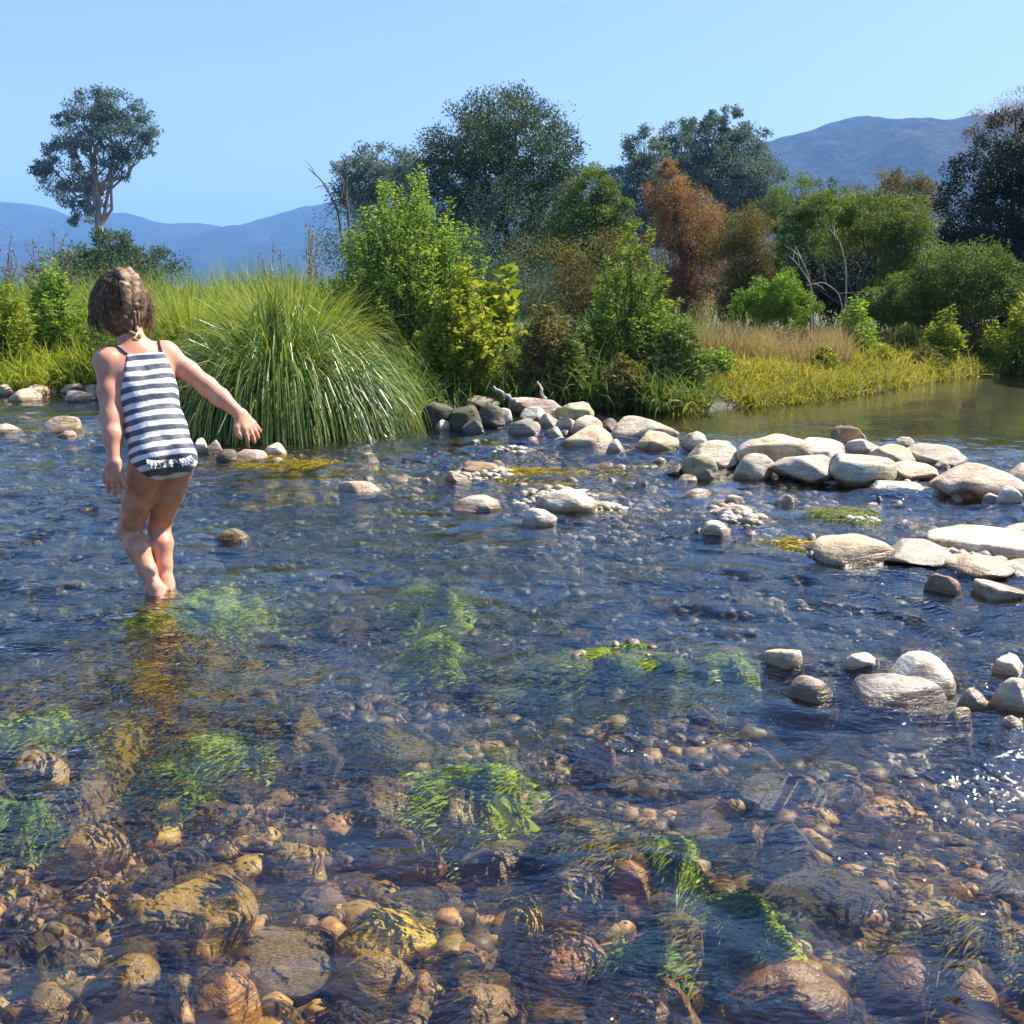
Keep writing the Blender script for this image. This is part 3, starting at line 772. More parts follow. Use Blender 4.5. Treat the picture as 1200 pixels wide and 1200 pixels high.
algae(330, 545, 150, 22, O_, 'olive weed on the bar below the tussock', .6, .012)
algae(985, 600, 110, 20, leaf_mat('pale_weed', (.08, .11, .02), (.18, .20, .04), (.26, .25, .07), trans=.25), 'pale green weed in the riffle below the dam', .7, .012)
algae(935, 640, 130, 22, O_, 'brown weed in the riffle left of the flat sandy stone', .6, .012)
# ------------------------------------------------------------------ vegetation materials
L_ = leaf_mat
M['gum'] = L_('gum_leaves', (0.061, 0.098, 0.095), (0.113, 0.174, 0.146), (0.196, 0.253, 0.190), .25)
M['dark'] = L_('dark_leaves', (0.034, 0.066, 0.048), (0.070, 0.116, 0.069), (0.158, 0.206, 0.107), .25)
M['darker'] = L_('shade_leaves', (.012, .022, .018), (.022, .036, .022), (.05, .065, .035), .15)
M['mid'] = L_('mid_leaves', (0.062, 0.106, 0.026), (0.124, 0.184, 0.039), (0.271, 0.310, 0.072), .3)
M['bright'] = L_('bright_leaves', (0.097, 0.179, 0.025), (0.195, 0.321, 0.042), (0.389, 0.501, 0.075), .4)
M['lime'] = L_('lime_leaves', (0.129, 0.189, 0.017), (0.259, 0.316, 0.029), (0.431, 0.430, 0.057), .45)
M['olive'] = L_('olive_leaves', (0.075, 0.069, 0.022), (0.150, 0.131, 0.037), (0.250, 0.213, 0.062), .3)
M['rust'] = L_('rust_leaves', (.16, .085, .04), (.30, .175, .075), (.42, .28, .13), .3)
M['willow'] = L_('willow_leaves', (0.067, 0.129, 0.018), (0.161, 0.259, 0.033), (0.322, 0.397, 0.059), .4)
M['tan_grass'] = L_('dry_grass', (.22, .16, .07), (.40, .30, .15), (.56, .46, .27), .3)
M['green_grass'] = L_('tussock_blades', (.04, .09, .012), (.12, .195, .022), (.36, .37, .08), .4, .38, .5)
M['reed'] = L_('reed_blades', (0.082, 0.140, 0.019), (0.188, 0.265, 0.037), (0.399, 0.418, 0.101), .45)
M['gold'] = L_('golden_grass', (.15, .16, .02), (.31, .29, .035), (.52, .44, .10), .35)
M['pale'] = L_('pale_purple_heads', (.14, .10, .10), (.24, .17, .16), (.34, .26, .20), .3)
M['bark'] = bark_mat('brown_bark', (.05, .035, .02), (.13, .095, .06))
M['gumbark'] = bark_mat('pale_gum_bark', (.16, .12, .09), (.34, .27, .21), 2)
M['stem'] = bark_mat('green_stem', (.07, .08, .02), (.14, .13, .04), 20)

VS = [5000]
def crown_pts(lobes, r, per, clump, inner=.25, flat=1.0):
    """leaf positions and outward directions; lobes = centre + radii in metres"""
    P, D, T = [], [], []
    vol = np.array([l[1][0] * l[1][2] for l in lobes]); vol = vol / vol.sum()
    for (c, rad), v in zip(lobes, vol):
        m = max(30, int(per * v)); nc = max(9, int(m / 110))
        d = unit(r.normal(size=(nc, 3)))
        rr = np.where(r.random(nc) < inner, r.uniform(.15, .7, nc), r.uniform(.72, 1.06, nc))
        cc = c + d * rr[:, None] * np.array(rad)
        k = r.integers(0, nc, m)
        size = np.mean(rad) * clump * .92 * r.uniform(.6, 1.4, nc)
        off = unit(r.normal(size=(m, 3))) * (r.random((m, 1)) ** .45 * 1.45) * np.array([1, 1, .75 * flat])
        P.append(cc[k] + off * size[k][:, None]); D.append(unit(d[k] * .7 + r.normal(size=(m, 3)) * .6 + np.array([0, 0, -.15]))); T.append(r.normal(0, .17, nc)[k])
    return np.concatenate(P), np.concatenate(D), np.concatenate(T)

def tree(name, lobes_px, D, n, leaf0, mat, bark, label, cat='tree', group=None, trunk_px=None, trunk_r=None, clump=.26, inner=.25, depth=.95, wd=.42, limbs=7, hang=0.0, fork_at=.42):
    VS[0] += 1
    leaf = leaf0 * .68; n = int(n * 1.9)
    r = np.random.default_rng(VS[0])
    lobes = []
    for L in lobes_px:
        cx, cy, rx, ry = L[:4]; dd = L[4] if len(L) > 4 else r.uniform(-.35, .35)
        rxm = rx / F_PX * D; rzm = ry / F_PX * D
        c = at_Y(cx, cy, D + dd * rxm * 1.6)
        lobes.append((c, (rxm, rxm * depth, rzm)))
    tx = trunk_px if trunk_px is not None else float(np.mean([l[0] for l in lobes_px]))
    bx = at_Y(tx, 330, D)[0]
    base = np.array([bx, D, float(ground_z(bx, D))])
    root = thing(name, base, label, cat, group)
    P, Dr, Tc = crown_pts(lobes, r, n, clump, inner)
    P[:, 2] = np.maximum(P[:, 2], base[2] + .02 * r.random(len(P)))
    Dr[:, 2] -= hang
    V, Fq = leaf_quads(P - base, Dr, leaf * r.uniform(.6, 1.4, len(P)), leaf * wd * r.uniform(.7, 1.3, len(P)), r)
    cl = .5 + .28 * vnoise(P[:, 0] / (leaf * 12), P[:, 1] / (leaf * 12), P[:, 2] / (leaf * 12), seed=VS[0]) + r.normal(0, .14, len(P)) + Tc
    obj('crown' if cat == 'tree' else 'foliage', mesh_np('crown', V, Fq, mat, tint=np.clip(cl, 0, 1)), root)
    G = Geo()
    top = np.mean([l[0] for l in lobes], 0) - base
    hi = max(l[0][2] for l in lobes) - base[2]
    tr = trunk_r or hi * .028
    fork = np.array([top[0] * .35, top[1] * .35, hi * fork_at])
    t = np.linspace(0, 1, 8)[:, None]
    pts = fork * t + np.array([[.04 * hi * math.sin(3 * q), 0, 0] for q in t[:, 0]]) * t * (1 - t)
    G.tube(pts, np.linspace(tr, tr * .62, 8), 8)
    for (c, rad) in lobes[:limbs + 6]:
        e = c - base; s = pts[r.integers(4, 8)]
        q = np.linspace(0, 1, 7)[:, None]
        bend = np.array([0, 0, 1.0]) * np.linalg.norm(e - s) * .12
        B = s * (1 - q) + e * q + bend * (4 * q * (1 - q)) * -.5 + r.normal(0, .02 * hi, (7, 3)) * (q * (1 - q) * 4)
        G.tube(B, np.linspace(tr * .5, tr * .12, 7), 5)
        for _ in range(3):
            e2 = e + r.uniform(-.62, .62, 3) * np.array(rad); s2 = B[r.integers(3, 6)]
            G.tube(s2 * (1 - q) + e2 * q + r.normal(0, .012 * hi, (7, 3)) * (q * (1 - q) * 4), np.linspace(tr * .2, tr * .05, 7), 4)
    obj('trunk' if cat == 'tree' else 'stem', G.mesh('trunk', bark, True), root)
    return root

def stems_plant(name, x0, x1, ytop, ybase, Y, ns, leaf, lw, per, mat, label, cat='shrub', group=None, curve=.5, profile=1.0, zbase=None, low=.05, stem_mat=None, hang=.25, bow=.0, topmat=None):
    """many leafy stems growing from one foot, filling the box"""
    VS[0] += 1
    r = np.random.default_rng(VS[0])
    cx = (x0 + x1) / 2
    b = at_Y(cx, ybase, Y); bz = float(ground_z(b[0], Y)); base = np.array([b[0], Y, bz])
    H = at_Y(cx, ytop, Y)[2] - bz; hw = (x1 - x0) / 2 / F_PX * Y
    root = thing(name, base, label, cat, group)
    G = Geo(); P, D, T = [], [], []
    for i in range(ns):
        a = r.uniform(0, 6.28); q = math.sqrt(r.random())
        foot = np.array([math.cos(a) * q * hw * .55, math.sin(a) * q * hw * .5, 0])
        hgt = H * (1 - .6 * q ** (.9 + 1.6 * (1 - min(profile, 1))) if profile < 1 else 1 - .72 * q ** .95) * r.uniform(.72, 1.06)
        tip = np.array([math.cos(a) * q * hw * r.uniform(.75, 1.05), math.sin(a) * q * hw * .9, hgt])
        t = np.linspace(0, 1, 7)[:, None]
        pts = foot * (1 - t) + tip * t
        pts[:, 2] = hgt * (1 - (1 - t[:, 0]) ** (1 + curve)) * (1 - bow * t[:, 0] ** 3)
        pts[1:] += r.normal(0, .018 * H, (6, 3))
        G.tube(pts, np.linspace(.007, .002, 7) * max(1, H), 4)
        k = max(4, int(per * hgt / H)); s = r.uniform(low, 1.02, k)
        pp = np.stack([np.interp(s, t[:, 0], pts[:, c]) for c in range(3)], 1)
        aa = r.uniform(0, 6.28, k)
        dd = np.stack([np.cos(aa), np.sin(aa), r.uniform(-.1, .8, k) - hang], 1)
        P.append(pp + r.normal(0, leaf * .3, (k, 3))); D.append(dd); T.append(np.clip(.25 + .4 * s + r.normal(0, .18, k) + r.normal(0, .1), 0, 1))
    P = np.concatenate(P); D = np.concatenate(D); T = np.concatenate(T)
    P[:, 2] = np.maximum(P[:, 2], .01)
    V, Fq = leaf_quads(P, D, leaf * r.uniform(.55, 1.35, len(P)), leaf * lw * r.uniform(.7, 1.3, len(P)), r)
    obj('foliage', mesh_np('foliage', V, Fq, mat, tint=T), root)
    obj('stem', G.mesh('stem', stem_mat or M['stem']), root)
    return root

# ------------------------------------------------------------------ far trees
tree('gum_tree', [(98, 132, 30, 20, 0), (130, 128, 30, 20, 0), (160, 152, 24, 20, .2), (112, 115, 22, 9, -.2), (80, 165, 20, 22, .2), (115, 163, 26, 26, -.3), (58, 192, 20, 14, 0), (76, 212, 26, 22, .3), (108, 205, 20, 22, 0), (135, 190, 14, 22, 0), (105, 238, 20, 14, 0), (150, 175, 16, 12, .3), (176, 158, 12, 10, 0), (168, 180, 10, 8, .2), (48, 196, 12, 9, -.2), (62, 165, 10, 8, .2), (72, 140, 12, 8, 0), (98, 255, 16, 10, .2)],
     80, 11000, .34, M['gum'], M['gumbark'], 'tall lone gum tree with open clumpy crown above the left reeds', trunk_px=119, trunk_r=.36, fork_at=.60, clump=.33, inner=.3, hang=.5)
tree('round_tree', [(590, 178, 82, 62, 0), (545, 188, 50, 48, -.3), (638, 192, 46, 55, -.2), (590, 235, 90, 70, -.2), (655, 245, 40, 55, 0), (532, 240, 40, 50, 0), (600, 295, 95, 55, -.2), (600, 150, 50, 40, .3)],
     28, 42000, .12, M['dark'], M['bark'], 'big dark round headed tree in the middle of the far bank', clump=.2, inner=.2)
tree('grey_tree', [(445, 196, 40, 22, 0), (420, 215, 32, 32, 0), (475, 206, 32, 30, 0), (450, 235, 50, 40, 0)], 42, 12000, .17, M['gum'], M['bark'], 'low grey green tree peeping left of the big round tree', clump=.25)
tree('willow_tree', [(695, 240, 26, 42, 0), (682, 285, 40, 50, 0), (716, 265, 26, 45, .2)], 23, 16000, .10, M['mid'], M['bark'], 'lighter green narrow tree leaning on the right side of the big round tree', clump=.24, hang=.5)
tree('blue_gum_tree', [(755, 178, 26, 24, 0), (742, 200, 24, 30, 0), (760, 235, 42, 45, 0), (735, 262, 30, 40, 0)], 50, 12000, .2, M['gum'], M['bark'], 'lowest gum, the left one of the blue green trees behind the rusty tree', group='blue green gums', clump=.25, hang=.3)
tree('blue_gum_tree', [(800, 165, 24, 22, 0), (798, 195, 26, 32, 0), (800, 235, 36, 40, 0)], 54, 11000, .2, M['gum'], M['bark'], 'narrow middle gum of the blue green trees, directly above the rusty tree', group='blue green gums', clump=.25, hang=.3)
tree('blue_gum_tree', [(848, 155, 24, 28, 0), (830, 185, 34, 35, -.2), (872, 180, 30, 32, .2), (850, 225, 60, 50, 0), (885, 230, 32, 45, 0)], 50, 22000, .2, M['gum'], M['bark'], 'tallest gum, the right one of the blue green trees behind the rusty tree', group='blue green gums', clump=.22, hang=.3)
tree('hedge_tree', [(945, 240, 42, 30, 0), (982, 248, 30, 28, 0), (920, 262, 32, 34, 0), (950, 285, 60, 40, 0)], 36, 14000, .13, M['mid'], M['bark'], 'broad green tree in front of the wooded hill', clump=.22)
tree('hedge_tree', [(1040, 232, 36, 26, 0), (1070, 245, 30, 36, 0), (1045, 270, 50, 40, 0)], 34, 12000, .13, M['olive'], M['bark'], 'olive green tree left of the big dark tree', clump=.24)
tree('rusty_tree', [(787, 203, 12, 18, 0), (785, 232, 26, 28, 0), (800, 262, 36, 36, 0), (806, 300, 46, 46, 0), (800, 345, 46, 40, 0), (835, 285, 22, 36, 0)], 19.5, 26000, .075, M['rust'], M['bark'], 'rusty brown cone shaped tree on the far bank', clump=.3, inner=.4, wd=.3)
tree('olive_tree', [(872, 285, 34, 40, 0), (885, 325, 34, 42, 0), (862, 345, 26, 30, 0)], 17.5, 15000, .075, M['olive'], M['bark'], 'olive yellow bushy tree right of the rusty tree', clump=.3, inner=.35, wd=.3)
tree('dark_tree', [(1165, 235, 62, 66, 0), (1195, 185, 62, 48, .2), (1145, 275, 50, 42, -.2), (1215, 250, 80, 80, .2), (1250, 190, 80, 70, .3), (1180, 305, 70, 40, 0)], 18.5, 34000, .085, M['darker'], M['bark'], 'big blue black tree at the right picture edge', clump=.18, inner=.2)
tree('wispy_tree', [(1190, 128, 46, 24, 0), (1165, 145, 30, 22, 0), (1230, 130, 50, 36, 0), (1180, 165, 50, 26, 0)], 26, 6500, .085, M['pale'], M['bark'], 'bare wispy greyish tree top above the big dark tree', clump=.25, inner=.6, wd=.22)
tree('back_bush', [(128, 292, 26, 18, 0), (105, 306, 30, 18, 0), (165, 308, 34, 18, 0), (140, 320, 70, 22, 0), (70, 318, 40, 16, 0)], 17, 9000, .08, M['dark'], M['stem'], 'dark bush below the lone gum tree', cat='shrub', clump=.3)
# the dim hedge that closes the gaps behind the bank
HG = 'dim hedge bushes behind the bank'
for i, (a, b_, c_, d_) in enumerate([(560, 330, 60, 60), (640, 345, 60, 55), (715, 335, 55, 60), (470, 330, 70, 60)]):
    tree('hedge_bush', [(a, b_, c_, d_), (a + 30, b_ + 30, c_, d_ * .8), (a - 25, b_ + 35, c_, d_ * .7)], 20 + i * .6, 13000, .085, [M['dark'], M['olive'], M['olive'], M['dark']][i], M['bark'],
         ['dark bush at the foot of the big round tree', 'brownish olive bush under the right half of the big round tree', 'brownish bush between the round tree and the rusty tree', 'dark bush behind the tall light green weed bush'][i], cat='shrub', group=HG, clump=.3)

# ------------------------------------------------------------------ right bank thicket
tree('bramble_thicket', [(935, 268, 24, 20, 0), (972, 252, 34, 20, 0), (1015, 250, 38, 22, 0), (1055, 265, 34, 34, 0), (1068, 310, 26, 48, 0), (928, 300, 16, 28, 0), (1045, 335, 34, 34, 0), (1000, 275, 60, 22, .5), (1080, 345, 26, 26, 0)],
     14.5, 22000, .062, M['mid'], M['bark'], 'bramble thicket arching over a dark hollow on the right bank', cat='shrub', clump=.26)
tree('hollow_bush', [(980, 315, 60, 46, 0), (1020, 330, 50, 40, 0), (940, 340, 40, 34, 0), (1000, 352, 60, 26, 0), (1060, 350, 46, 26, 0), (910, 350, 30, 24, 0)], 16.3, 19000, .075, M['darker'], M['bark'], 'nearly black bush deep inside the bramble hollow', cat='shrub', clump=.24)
tree('round_bush', [(1130, 318, 48, 32, 0), (1162, 332, 36, 28, 0), (1108, 338, 30, 26, 0), (1140, 350, 48, 22, 0)], 13, 16000, .055, M['mid'], M['bark'], 'dense rounded bush in front of the big dark tree', cat='shrub', clump=.24)
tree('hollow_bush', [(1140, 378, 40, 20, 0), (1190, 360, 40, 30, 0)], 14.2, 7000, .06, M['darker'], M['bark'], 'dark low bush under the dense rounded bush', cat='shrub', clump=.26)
M['deadwood'] = bark_mat('grey_deadwood', (.15, .12, .09), (.30, .26, .21), 12)
def cane(pts, r, label, group='bare canes in the bramble hollow', mat='deadwood'):
    p0 = np.array(pts[0]); P = np.array(pts) - p0; G = Geo(); t = np.linspace(0, 1, 14); s = np.linspace(0, 1, len(P))
    Q = np.stack([np.interp(t, s, P[:, k]) for k in range(3)], 1); Q = np.concatenate([Q[:1], (Q[:-2] + Q[1:-1] * 2 + Q[2:]) / 4, Q[-1:]])
    G.tube(Q, np.linspace(r, r * .4, 14), 6)
    for k in range(3):
        i = 5 + k * 3; e = Q[i] + rng.normal(0, .14, 3) + np.array([0, 0, .12])
        G.tube(np.stack([Q[i], (Q[i] + e) / 2 + rng.normal(0, .02, 3), e]), np.linspace(r * .4, r * .15, 3), 4)
    o = obj('bare_cane', G.mesh('bare_cane', M[mat], True), loc=p0)
    return tag(o, label, 'branch', group)
def gp(px, Y): x = at_Y(px, 330, Y)[0]; return [x, Y, float(ground_z(x, Y))]
cane([gp(955, 13.6), at_Y(950, 330, 13.6), at_Y(938, 300, 13.6), at_Y(920, 288, 13.7)], .013, 'pale bare cane bending left out of the bramble hollow')
cane([gp(960, 13.4), at_Y(952, 335, 13.4), at_Y(935, 310, 13.4), at_Y(925, 300, 13.4)], .012, 'lower pale cane beside the one bending left')
cane([gp(995, 13.7), at_Y(992, 315, 13.7), at_Y(985, 285, 13.7), at_Y(972, 268, 13.8)], .014, 'tall bare cane in the middle of the bramble hollow')
cane([gp(1000, 13.3), at_Y(985, 345, 13.2), at_Y(965, 330, 13.1), at_Y(945, 335, 13.0)], .012, 'low bare cane drooping left before the bramble hollow')
cane([at_Y(402, 290, 11.3), at_Y(396, 245, 11.3), at_Y(378, 212, 11.4), at_Y(362, 198, 11.5)], .013, 'bare dead branch sticking out left of the tall weed bush', None, 'bark')
cane([at_Y(410, 290, 11.3), at_Y(408, 250, 11.3), at_Y(406, 215, 11.4), at_Y(405, 190, 11.4)], .013, 'upright dead spike above the tall weed bush', None, 'bark')

# ------------------------------------------------------------------ bank weeds
WG = 'leafy weeds on the bank'
stems_plant('weed_bush', 368, 592, 204, 450, 10.4, 260, .050, .34, 210, M['bright'], 'tall light green weed bush behind the grass tussock', group=WG, profile=.35, curve=.3)
stems_plant('weed_bush', 484, 600, 310, 474, 8.9, 130, .048, .55, 170, M['lime'], 'yellow green broad leaved weed between tussock and stone heap', group=WG, profile=.8, curve=.4)
stems_plant('weed_bush', 548, 612, 290, 420, 9.9, 24, .12, .8, 26, M['lime'], 'weed with large pale leaves at the right of the tall weed bush', group=WG, profile=.5)
stems_plant('willow_shrub', 666, 812, 226, 470, 9.4, 110, .050, .30, 300, M['willow'], 'pointed bright green willow shrub right of the centre', group=WG, profile=1.15, curve=.3)
stems_plant('weed_bush', 590, 700, 352, 474, 9.0, 90, .05, .38, 120, M['olive'], 'brownish olive weed behind the stone heap', group=WG, profile=.6)
stems_plant('weed_bush', 640, 700, 395, 478, 8.8, 50, .05, .4, 90, M['mid'], 'small dark green weed just behind the stone heap', group=WG, profile=.6)
stems_plant('weed_bush', 745, 840, 372, 482, 8.9, 80, .05, .40, 120, M['mid'], 'green weed at the right foot of the willow shrub', group=WG, profile=.7)
stems_plant('weed_bush', 690, 770, 420, 486, 8.6, 60, .045, .42, 90, M['olive'], 'low brown green weed at the water below the willow shrub', group=WG, profile=.5)
stems_plant('weed_bush', 1078, 1128, 356, 440, 11.9, 60, .055, .36, 90, M['lime'], 'narrow green weed standing by the pool edge', group=WG, profile=.7)
stems_plant('weed_bush', 970, 1030, 346, 430, 12.0, 60, .06, .3, 80, M['bright'], 'greyish green weed in the dry grass', group=WG, profile=.7)
stems_plant('weed_bush', 1140, 1250, 346, 432, 12.3, 110, .06, .45, 90, M['lime'], 'pale green bushy weed at the right picture edge', group=WG, profile=.6)
stems_plant('weed_bush', 900, 960, 378, 440, 12.0, 26, .05, .35, 70, M['olive'], 'thin olive weed in the middle of the dry grass', group=WG, profile=.6)
stems_plant('weed_bush', -30, 50, 322, 452, 10.4, 90, .05, .34, 150, M['lime'], 'bright yellow green weed at the left picture edge', group=WG, profile=.55, curve=.2)
stems_plant('weed_bush', 32, 112, 300, 448, 11.0, 90, .055, .36, 140, M['bright'], 'mid green weed behind the child arm', group=WG, profile=.55, curve=.2)
stems_plant('weed_bush', 100, 215, 330, 468, 10.2, 90, .055, .36, 110, M['bright'], 'green weed directly behind the child head', group=WG, profile=.5, curve=.2)
stems_plant('weed_bush', -130, -10, 300, 452, 11.0, 70, .055, .36, 120, M['bright'], 'green weed outside the left picture edge', group=WG, profile=.55, curve=.2)
PG = 'tall seed stalks over the reeds'
for i, (a, b_, tp) in enumerate([(-25, 45, 248), (25, 75, 252), (60, 105, 262), (300, 352, 272), (345, 395, 262)]):
    stems_plant('seed_stalk', a, b_, tp, 400, 13.5 + i * .3, 16, .05, .4, 42, M['pale'],
                ['dry purplish stalks at the left picture edge', 'dry purplish stalks left of the lone gum tree', 'short dry stalks under the lone gum tree', 'reddish dry stalks above the grass tussock', 'dry stalks beside the tall weed bush'][i], cat='weed', group=PG, profile=.4, curve=.1, low=.55, hang=-.2)

# ------------------------------------------------------------------ the big tussock
def tussock():
    r = np.random.default_rng(77)
    Yc = 7.55; x0 = at_Y(329, 500, Yc)[0]; base = np.array([x0, Yc, float(ground_z(x0, Yc))])
    n = 12000
    a = r.uniform(0, 2 * math.pi, n); q = np.sqrt(r.random(n))
    foot = np.stack([np.cos(a) * q * .46, np.sin(a) * q * .32, np.zeros(n)], 1)
    el = np.radians(np.clip(87 - 40 * q ** .9 + r.normal(0, 12, n), 22, 92))
    d = np.stack([np.cos(a) * np.cos(el), np.sin(a) * np.cos(el), np.sin(el)], 1)
    L = r.uniform(.55, 1.42, n) * (.86 + .14 * q)
    V, Fq, seg = blades(foot, d, L, r.uniform(.005, .017, n), r.uniform(1.2, 3.4, n) * (.6 + .6 * q), r, seg=8)
    V[:, 2] = np.maximum(V[:, 2], -base[2] - .02)
    t = np.clip(.42 + r.normal(0, .24, n)[:, None] + np.linspace(-.3, .3, 8)[None] + (r.random(n) < .06)[:, None] * .6, 0, 1).ravel()
    o = obj('grass_tussock', mesh_np('grass_tussock', V, Fq, M['green_grass'], tint=t), loc=base)
    tag(o, 'big drooping grass tussock at the water behind the child hand', 'grass tussock')
tussock()
def tussock2(px0, px1, ytop, Y, n, mat, label, seed, W=(.006, .012), group='smaller grass tufts on the bank'):
    r = np.random.default_rng(seed)
    cx = (px0 + px1) / 2; x0 = at_Y(cx, 400, Y)[0]; base = np.array([x0, Y, float(ground_z(x0, Y))])
    H = at_Y(cx, ytop, Y)[2] - base[2]; hw = (px1 - px0) / 2 / F_PX * Y
    a = r.uniform(0, 6.283, n); q = np.sqrt(r.random(n))
    foot = np.stack([np.cos(a) * q * hw * .6, np.sin(a) * q * hw * .5, np.zeros(n)], 1)
    el = np.radians(np.clip(88 - 34 * q + r.normal(0, 7, n), 30, 95))
    d = np.stack([np.cos(a) * np.cos(el), np.sin(a) * np.cos(el), np.sin(el)], 1)
    V, Fq, seg = blades(foot, d, H * r.uniform(.6, 1.18, n), r.uniform(*W, n), r.uniform(.3, 1.6, n), r, seg=6)
    V[:, 2] = np.maximum(V[:, 2], .01)
    o = obj('grass_tuft', mesh_np('grass_tuft', V, Fq, mat, tint=np.clip(.5 + r.normal(0, .2, n)[:, None] + np.linspace(-.25, .3, 6)[None], 0, 1).ravel()), loc=base)
    tag(o, label, 'grass tuft', group)
tussock2(176, 270, 330, 9.6, 3600, M['reed'], 'upright yellow green tuft between the child head and the big tussock', 81)
tussock2(270, 410, 318, 9.4, 4200, M['reed'], 'yellow green tuft rising behind the top of the big tussock', 82)
tussock2(100, 190, 330, 11.6, 2600, M['reed'], 'yellow green tuft behind the child head', 83)

def strip_grass(name, poly, n, hmin, hmax, W, mat, label, seed, droop=(.2, .9), lean=.25, kind_cat=None):
    """grass standing over an area: poly = (px, Y) corners of a band (near edge follows the shore when Y is None)"""
    r = np.random.default_rng(seed)
    X, Yv = [], []
    (xa, ya0, ya1), (xb, yb0, yb1) = poly
    u = r.random(n); pxs = xa + (xb - xa) * u
    y0 = ya0 + (yb0 - ya0) * u; y1 = ya1 + (yb1 - ya1) * u
    Yv = y0 + (y1 - y0) * r.random(n) ** 1.15
    X = (pxs - 600) / F_PX * Yv
    keep = (shoreY(X) - Yv < .1) & (vnoise(X * 1.8, Yv * 1.8, seed=seed) > -.75)
    X, Yv = X[keep], Yv[keep]; n = len(X)
    foot = np.stack([X, Yv, ground_z(X, Yv) - .01], 1)
    d = np.stack([r.normal(0, lean, n), r.normal(0, lean, n), np.ones(n)], 1)
    hh = r.uniform(hmin, hmax, n) * (1 + .35 * vnoise(X * 1.3, Yv * 1.3, seed=seed + 2))
    V, Fq, seg = blades(foot, d, hh, r.uniform(*W, n), r.uniform(*droop, n), r, seg=4)
    t = np.clip(.5 + .25 * vnoise(X * 2.2, Yv * 2.2, seed=seed + 1) + r.normal(0, .18, n), 0, 1)
    o = obj(name, mesh_np(name, V, Fq, mat, tint=np.repeat(t, seg)))
    tag(o, label, 'grass', kind='stuff')
strip_grass('reeds', ((-260, 11.8, 16.5), (470, 11.2, 15.5)), 15000, .6, 1.02, (.012, .024), M['reed'], 'tall yellow green reeds filling the left bank', 91)
strip_grass('dry_grass', ((800, 10.4, 13.0), (990, 10.8, 14)), 9000, .2, .5, (.005, .011), M['tan_grass'], 'dry straw coloured grass on the right bank', 92)
strip_grass('dry_grass_far', ((960, 11.8, 15), (1300, 13.5, 17)), 7000, .2, .42, (.008, .016), M['olive'], 'brownish grass under the right bank bushes', 93)
strip_grass('bank_grass', ((770, 7.9, 11.6), (1000, 8.6, 12.2)), 15000, .10, .28, (.006, .016), M['gold'], 'low yellow green grass at the pool edge', 94, droop=(.5, 1.8), lean=.5)
strip_grass('bank_grass_far', ((985, 8.9, 12.2), (1330, 11.2, 14.5)), 12000, .10, .30, (.007, .017), M['gold'], 'low yellow green grass along the far pool edge', 95, droop=(.5, 1.8), lean=.5)
strip_grass('undergrowth', ((440, 8.1, 13), (830, 8.0, 14)), 16000, .18, .55, (.010, .024), M['mid'], 'green undergrowth around the bank weeds', 96, droop=(.5, 1.6), lean=.5)
strip_grass('meadow', ((-400, 15, 60), (1700, 15, 60)), 12000, .2, .45, (.02, .04), M['mid'], 'rough grass of the flat behind the bank', 97)

strip_grass('undergrowth_left', ((-300, 9.75, 12.5), (210, 9.6, 12.5)), 14000, .16, .5, (.010, .022), M['lime'], 'yellow green undergrowth along the left gravel shore', 98, droop=(.5, 1.6), lean=.5)

for a, b_, tp, bs, Y, mt, lb in [(1035, 1082, 378, 436, 12.4, 'mid', 'green weed left of the narrow weed by the pool'), (1118, 1165, 384, 434, 12.6, 'olive', 'brown green weed between the narrow weed and the pale bushy one'),
        (860, 905, 392, 440, 11.4, 'bright', 'small green weed at the left of the dry grass'), (1010, 1050, 398, 440, 11.6, 'lime', 'yellow green low weed before the greyish green weed'), (940, 985, 405, 452, 10.8, 'lime', 'yellow green tuft weed before the dry grass'),
        (815, 862, 400, 466, 9.6, 'bright', 'bright weed at the left end of the low pool edge grass'), (1060, 1110, 405, 448, 11.6, 'olive', 'olive low weed at the pool edge'), (1180, 1230, 392, 432, 12.2, 'olive', 'dull low weed at the right edge of the pool bank')]:
    stems_plant('weed_bush', a, b_, tp, bs, Y, 44, .048, .36, 70, M[mt], lb, group=WG, profile=.5)
tree('hedge_bush', [(430, 285, 60, 40, 0), (520, 290, 60, 40, 0), (600, 300, 60, 40, 0), (690, 300, 60, 40, 0)], 33, 16000, .12, M['dark'], M['bark'], 'long dark hedge far behind the big round tree', cat='shrub', group=HG, clump=.3)

# trees standing outside the picture, seen only from a step to the side
for px, py, rx, ry, D, mt, lb in [(1330, 255, 90, 90, 24, 'dark', 'dark tree beyond the right picture edge'), (1500, 265, 110, 80, 28, 'mid', 'broad green tree far beyond the right picture edge'), (1750, 275, 130, 70, 30, 'olive', 'olive tree far to the right by the pool'),
        (-140, 285, 70, 50, 26, 'mid', 'green tree beyond the left picture edge'), (-330, 270, 90, 70, 30, 'dark', 'dark tree far beyond the left picture edge')]:
    tree('bank_tree', [(px, py, rx, ry, 0), (px - rx * .6, py + 25, rx * .7, ry * .7, 0), (px + rx * .6, py + 30, rx * .7, ry * .6, 0)], D, 9000, .12, M[mt], M['bark'], lb, clump=.24)

tree('low_bush', [(1050, 350, 36, 28, 0), (1085, 358, 28, 24, 0), (1025, 362, 26, 20, 0)], 13.4, 9000, .055, M['mid'], M['stem'], 'low green bush filling the right foot of the bramble thicket', cat='shrub', clump=.26)
tree('low_bush', [(908, 345, 28, 28, 0), (930, 360, 24, 20, 0), (885, 362, 26, 20, 0)], 13.2, 7500, .055, M['bright'], M['stem'], 'low fresh green bush at the left foot of the bramble thicket', cat='shrub', clump=.26)
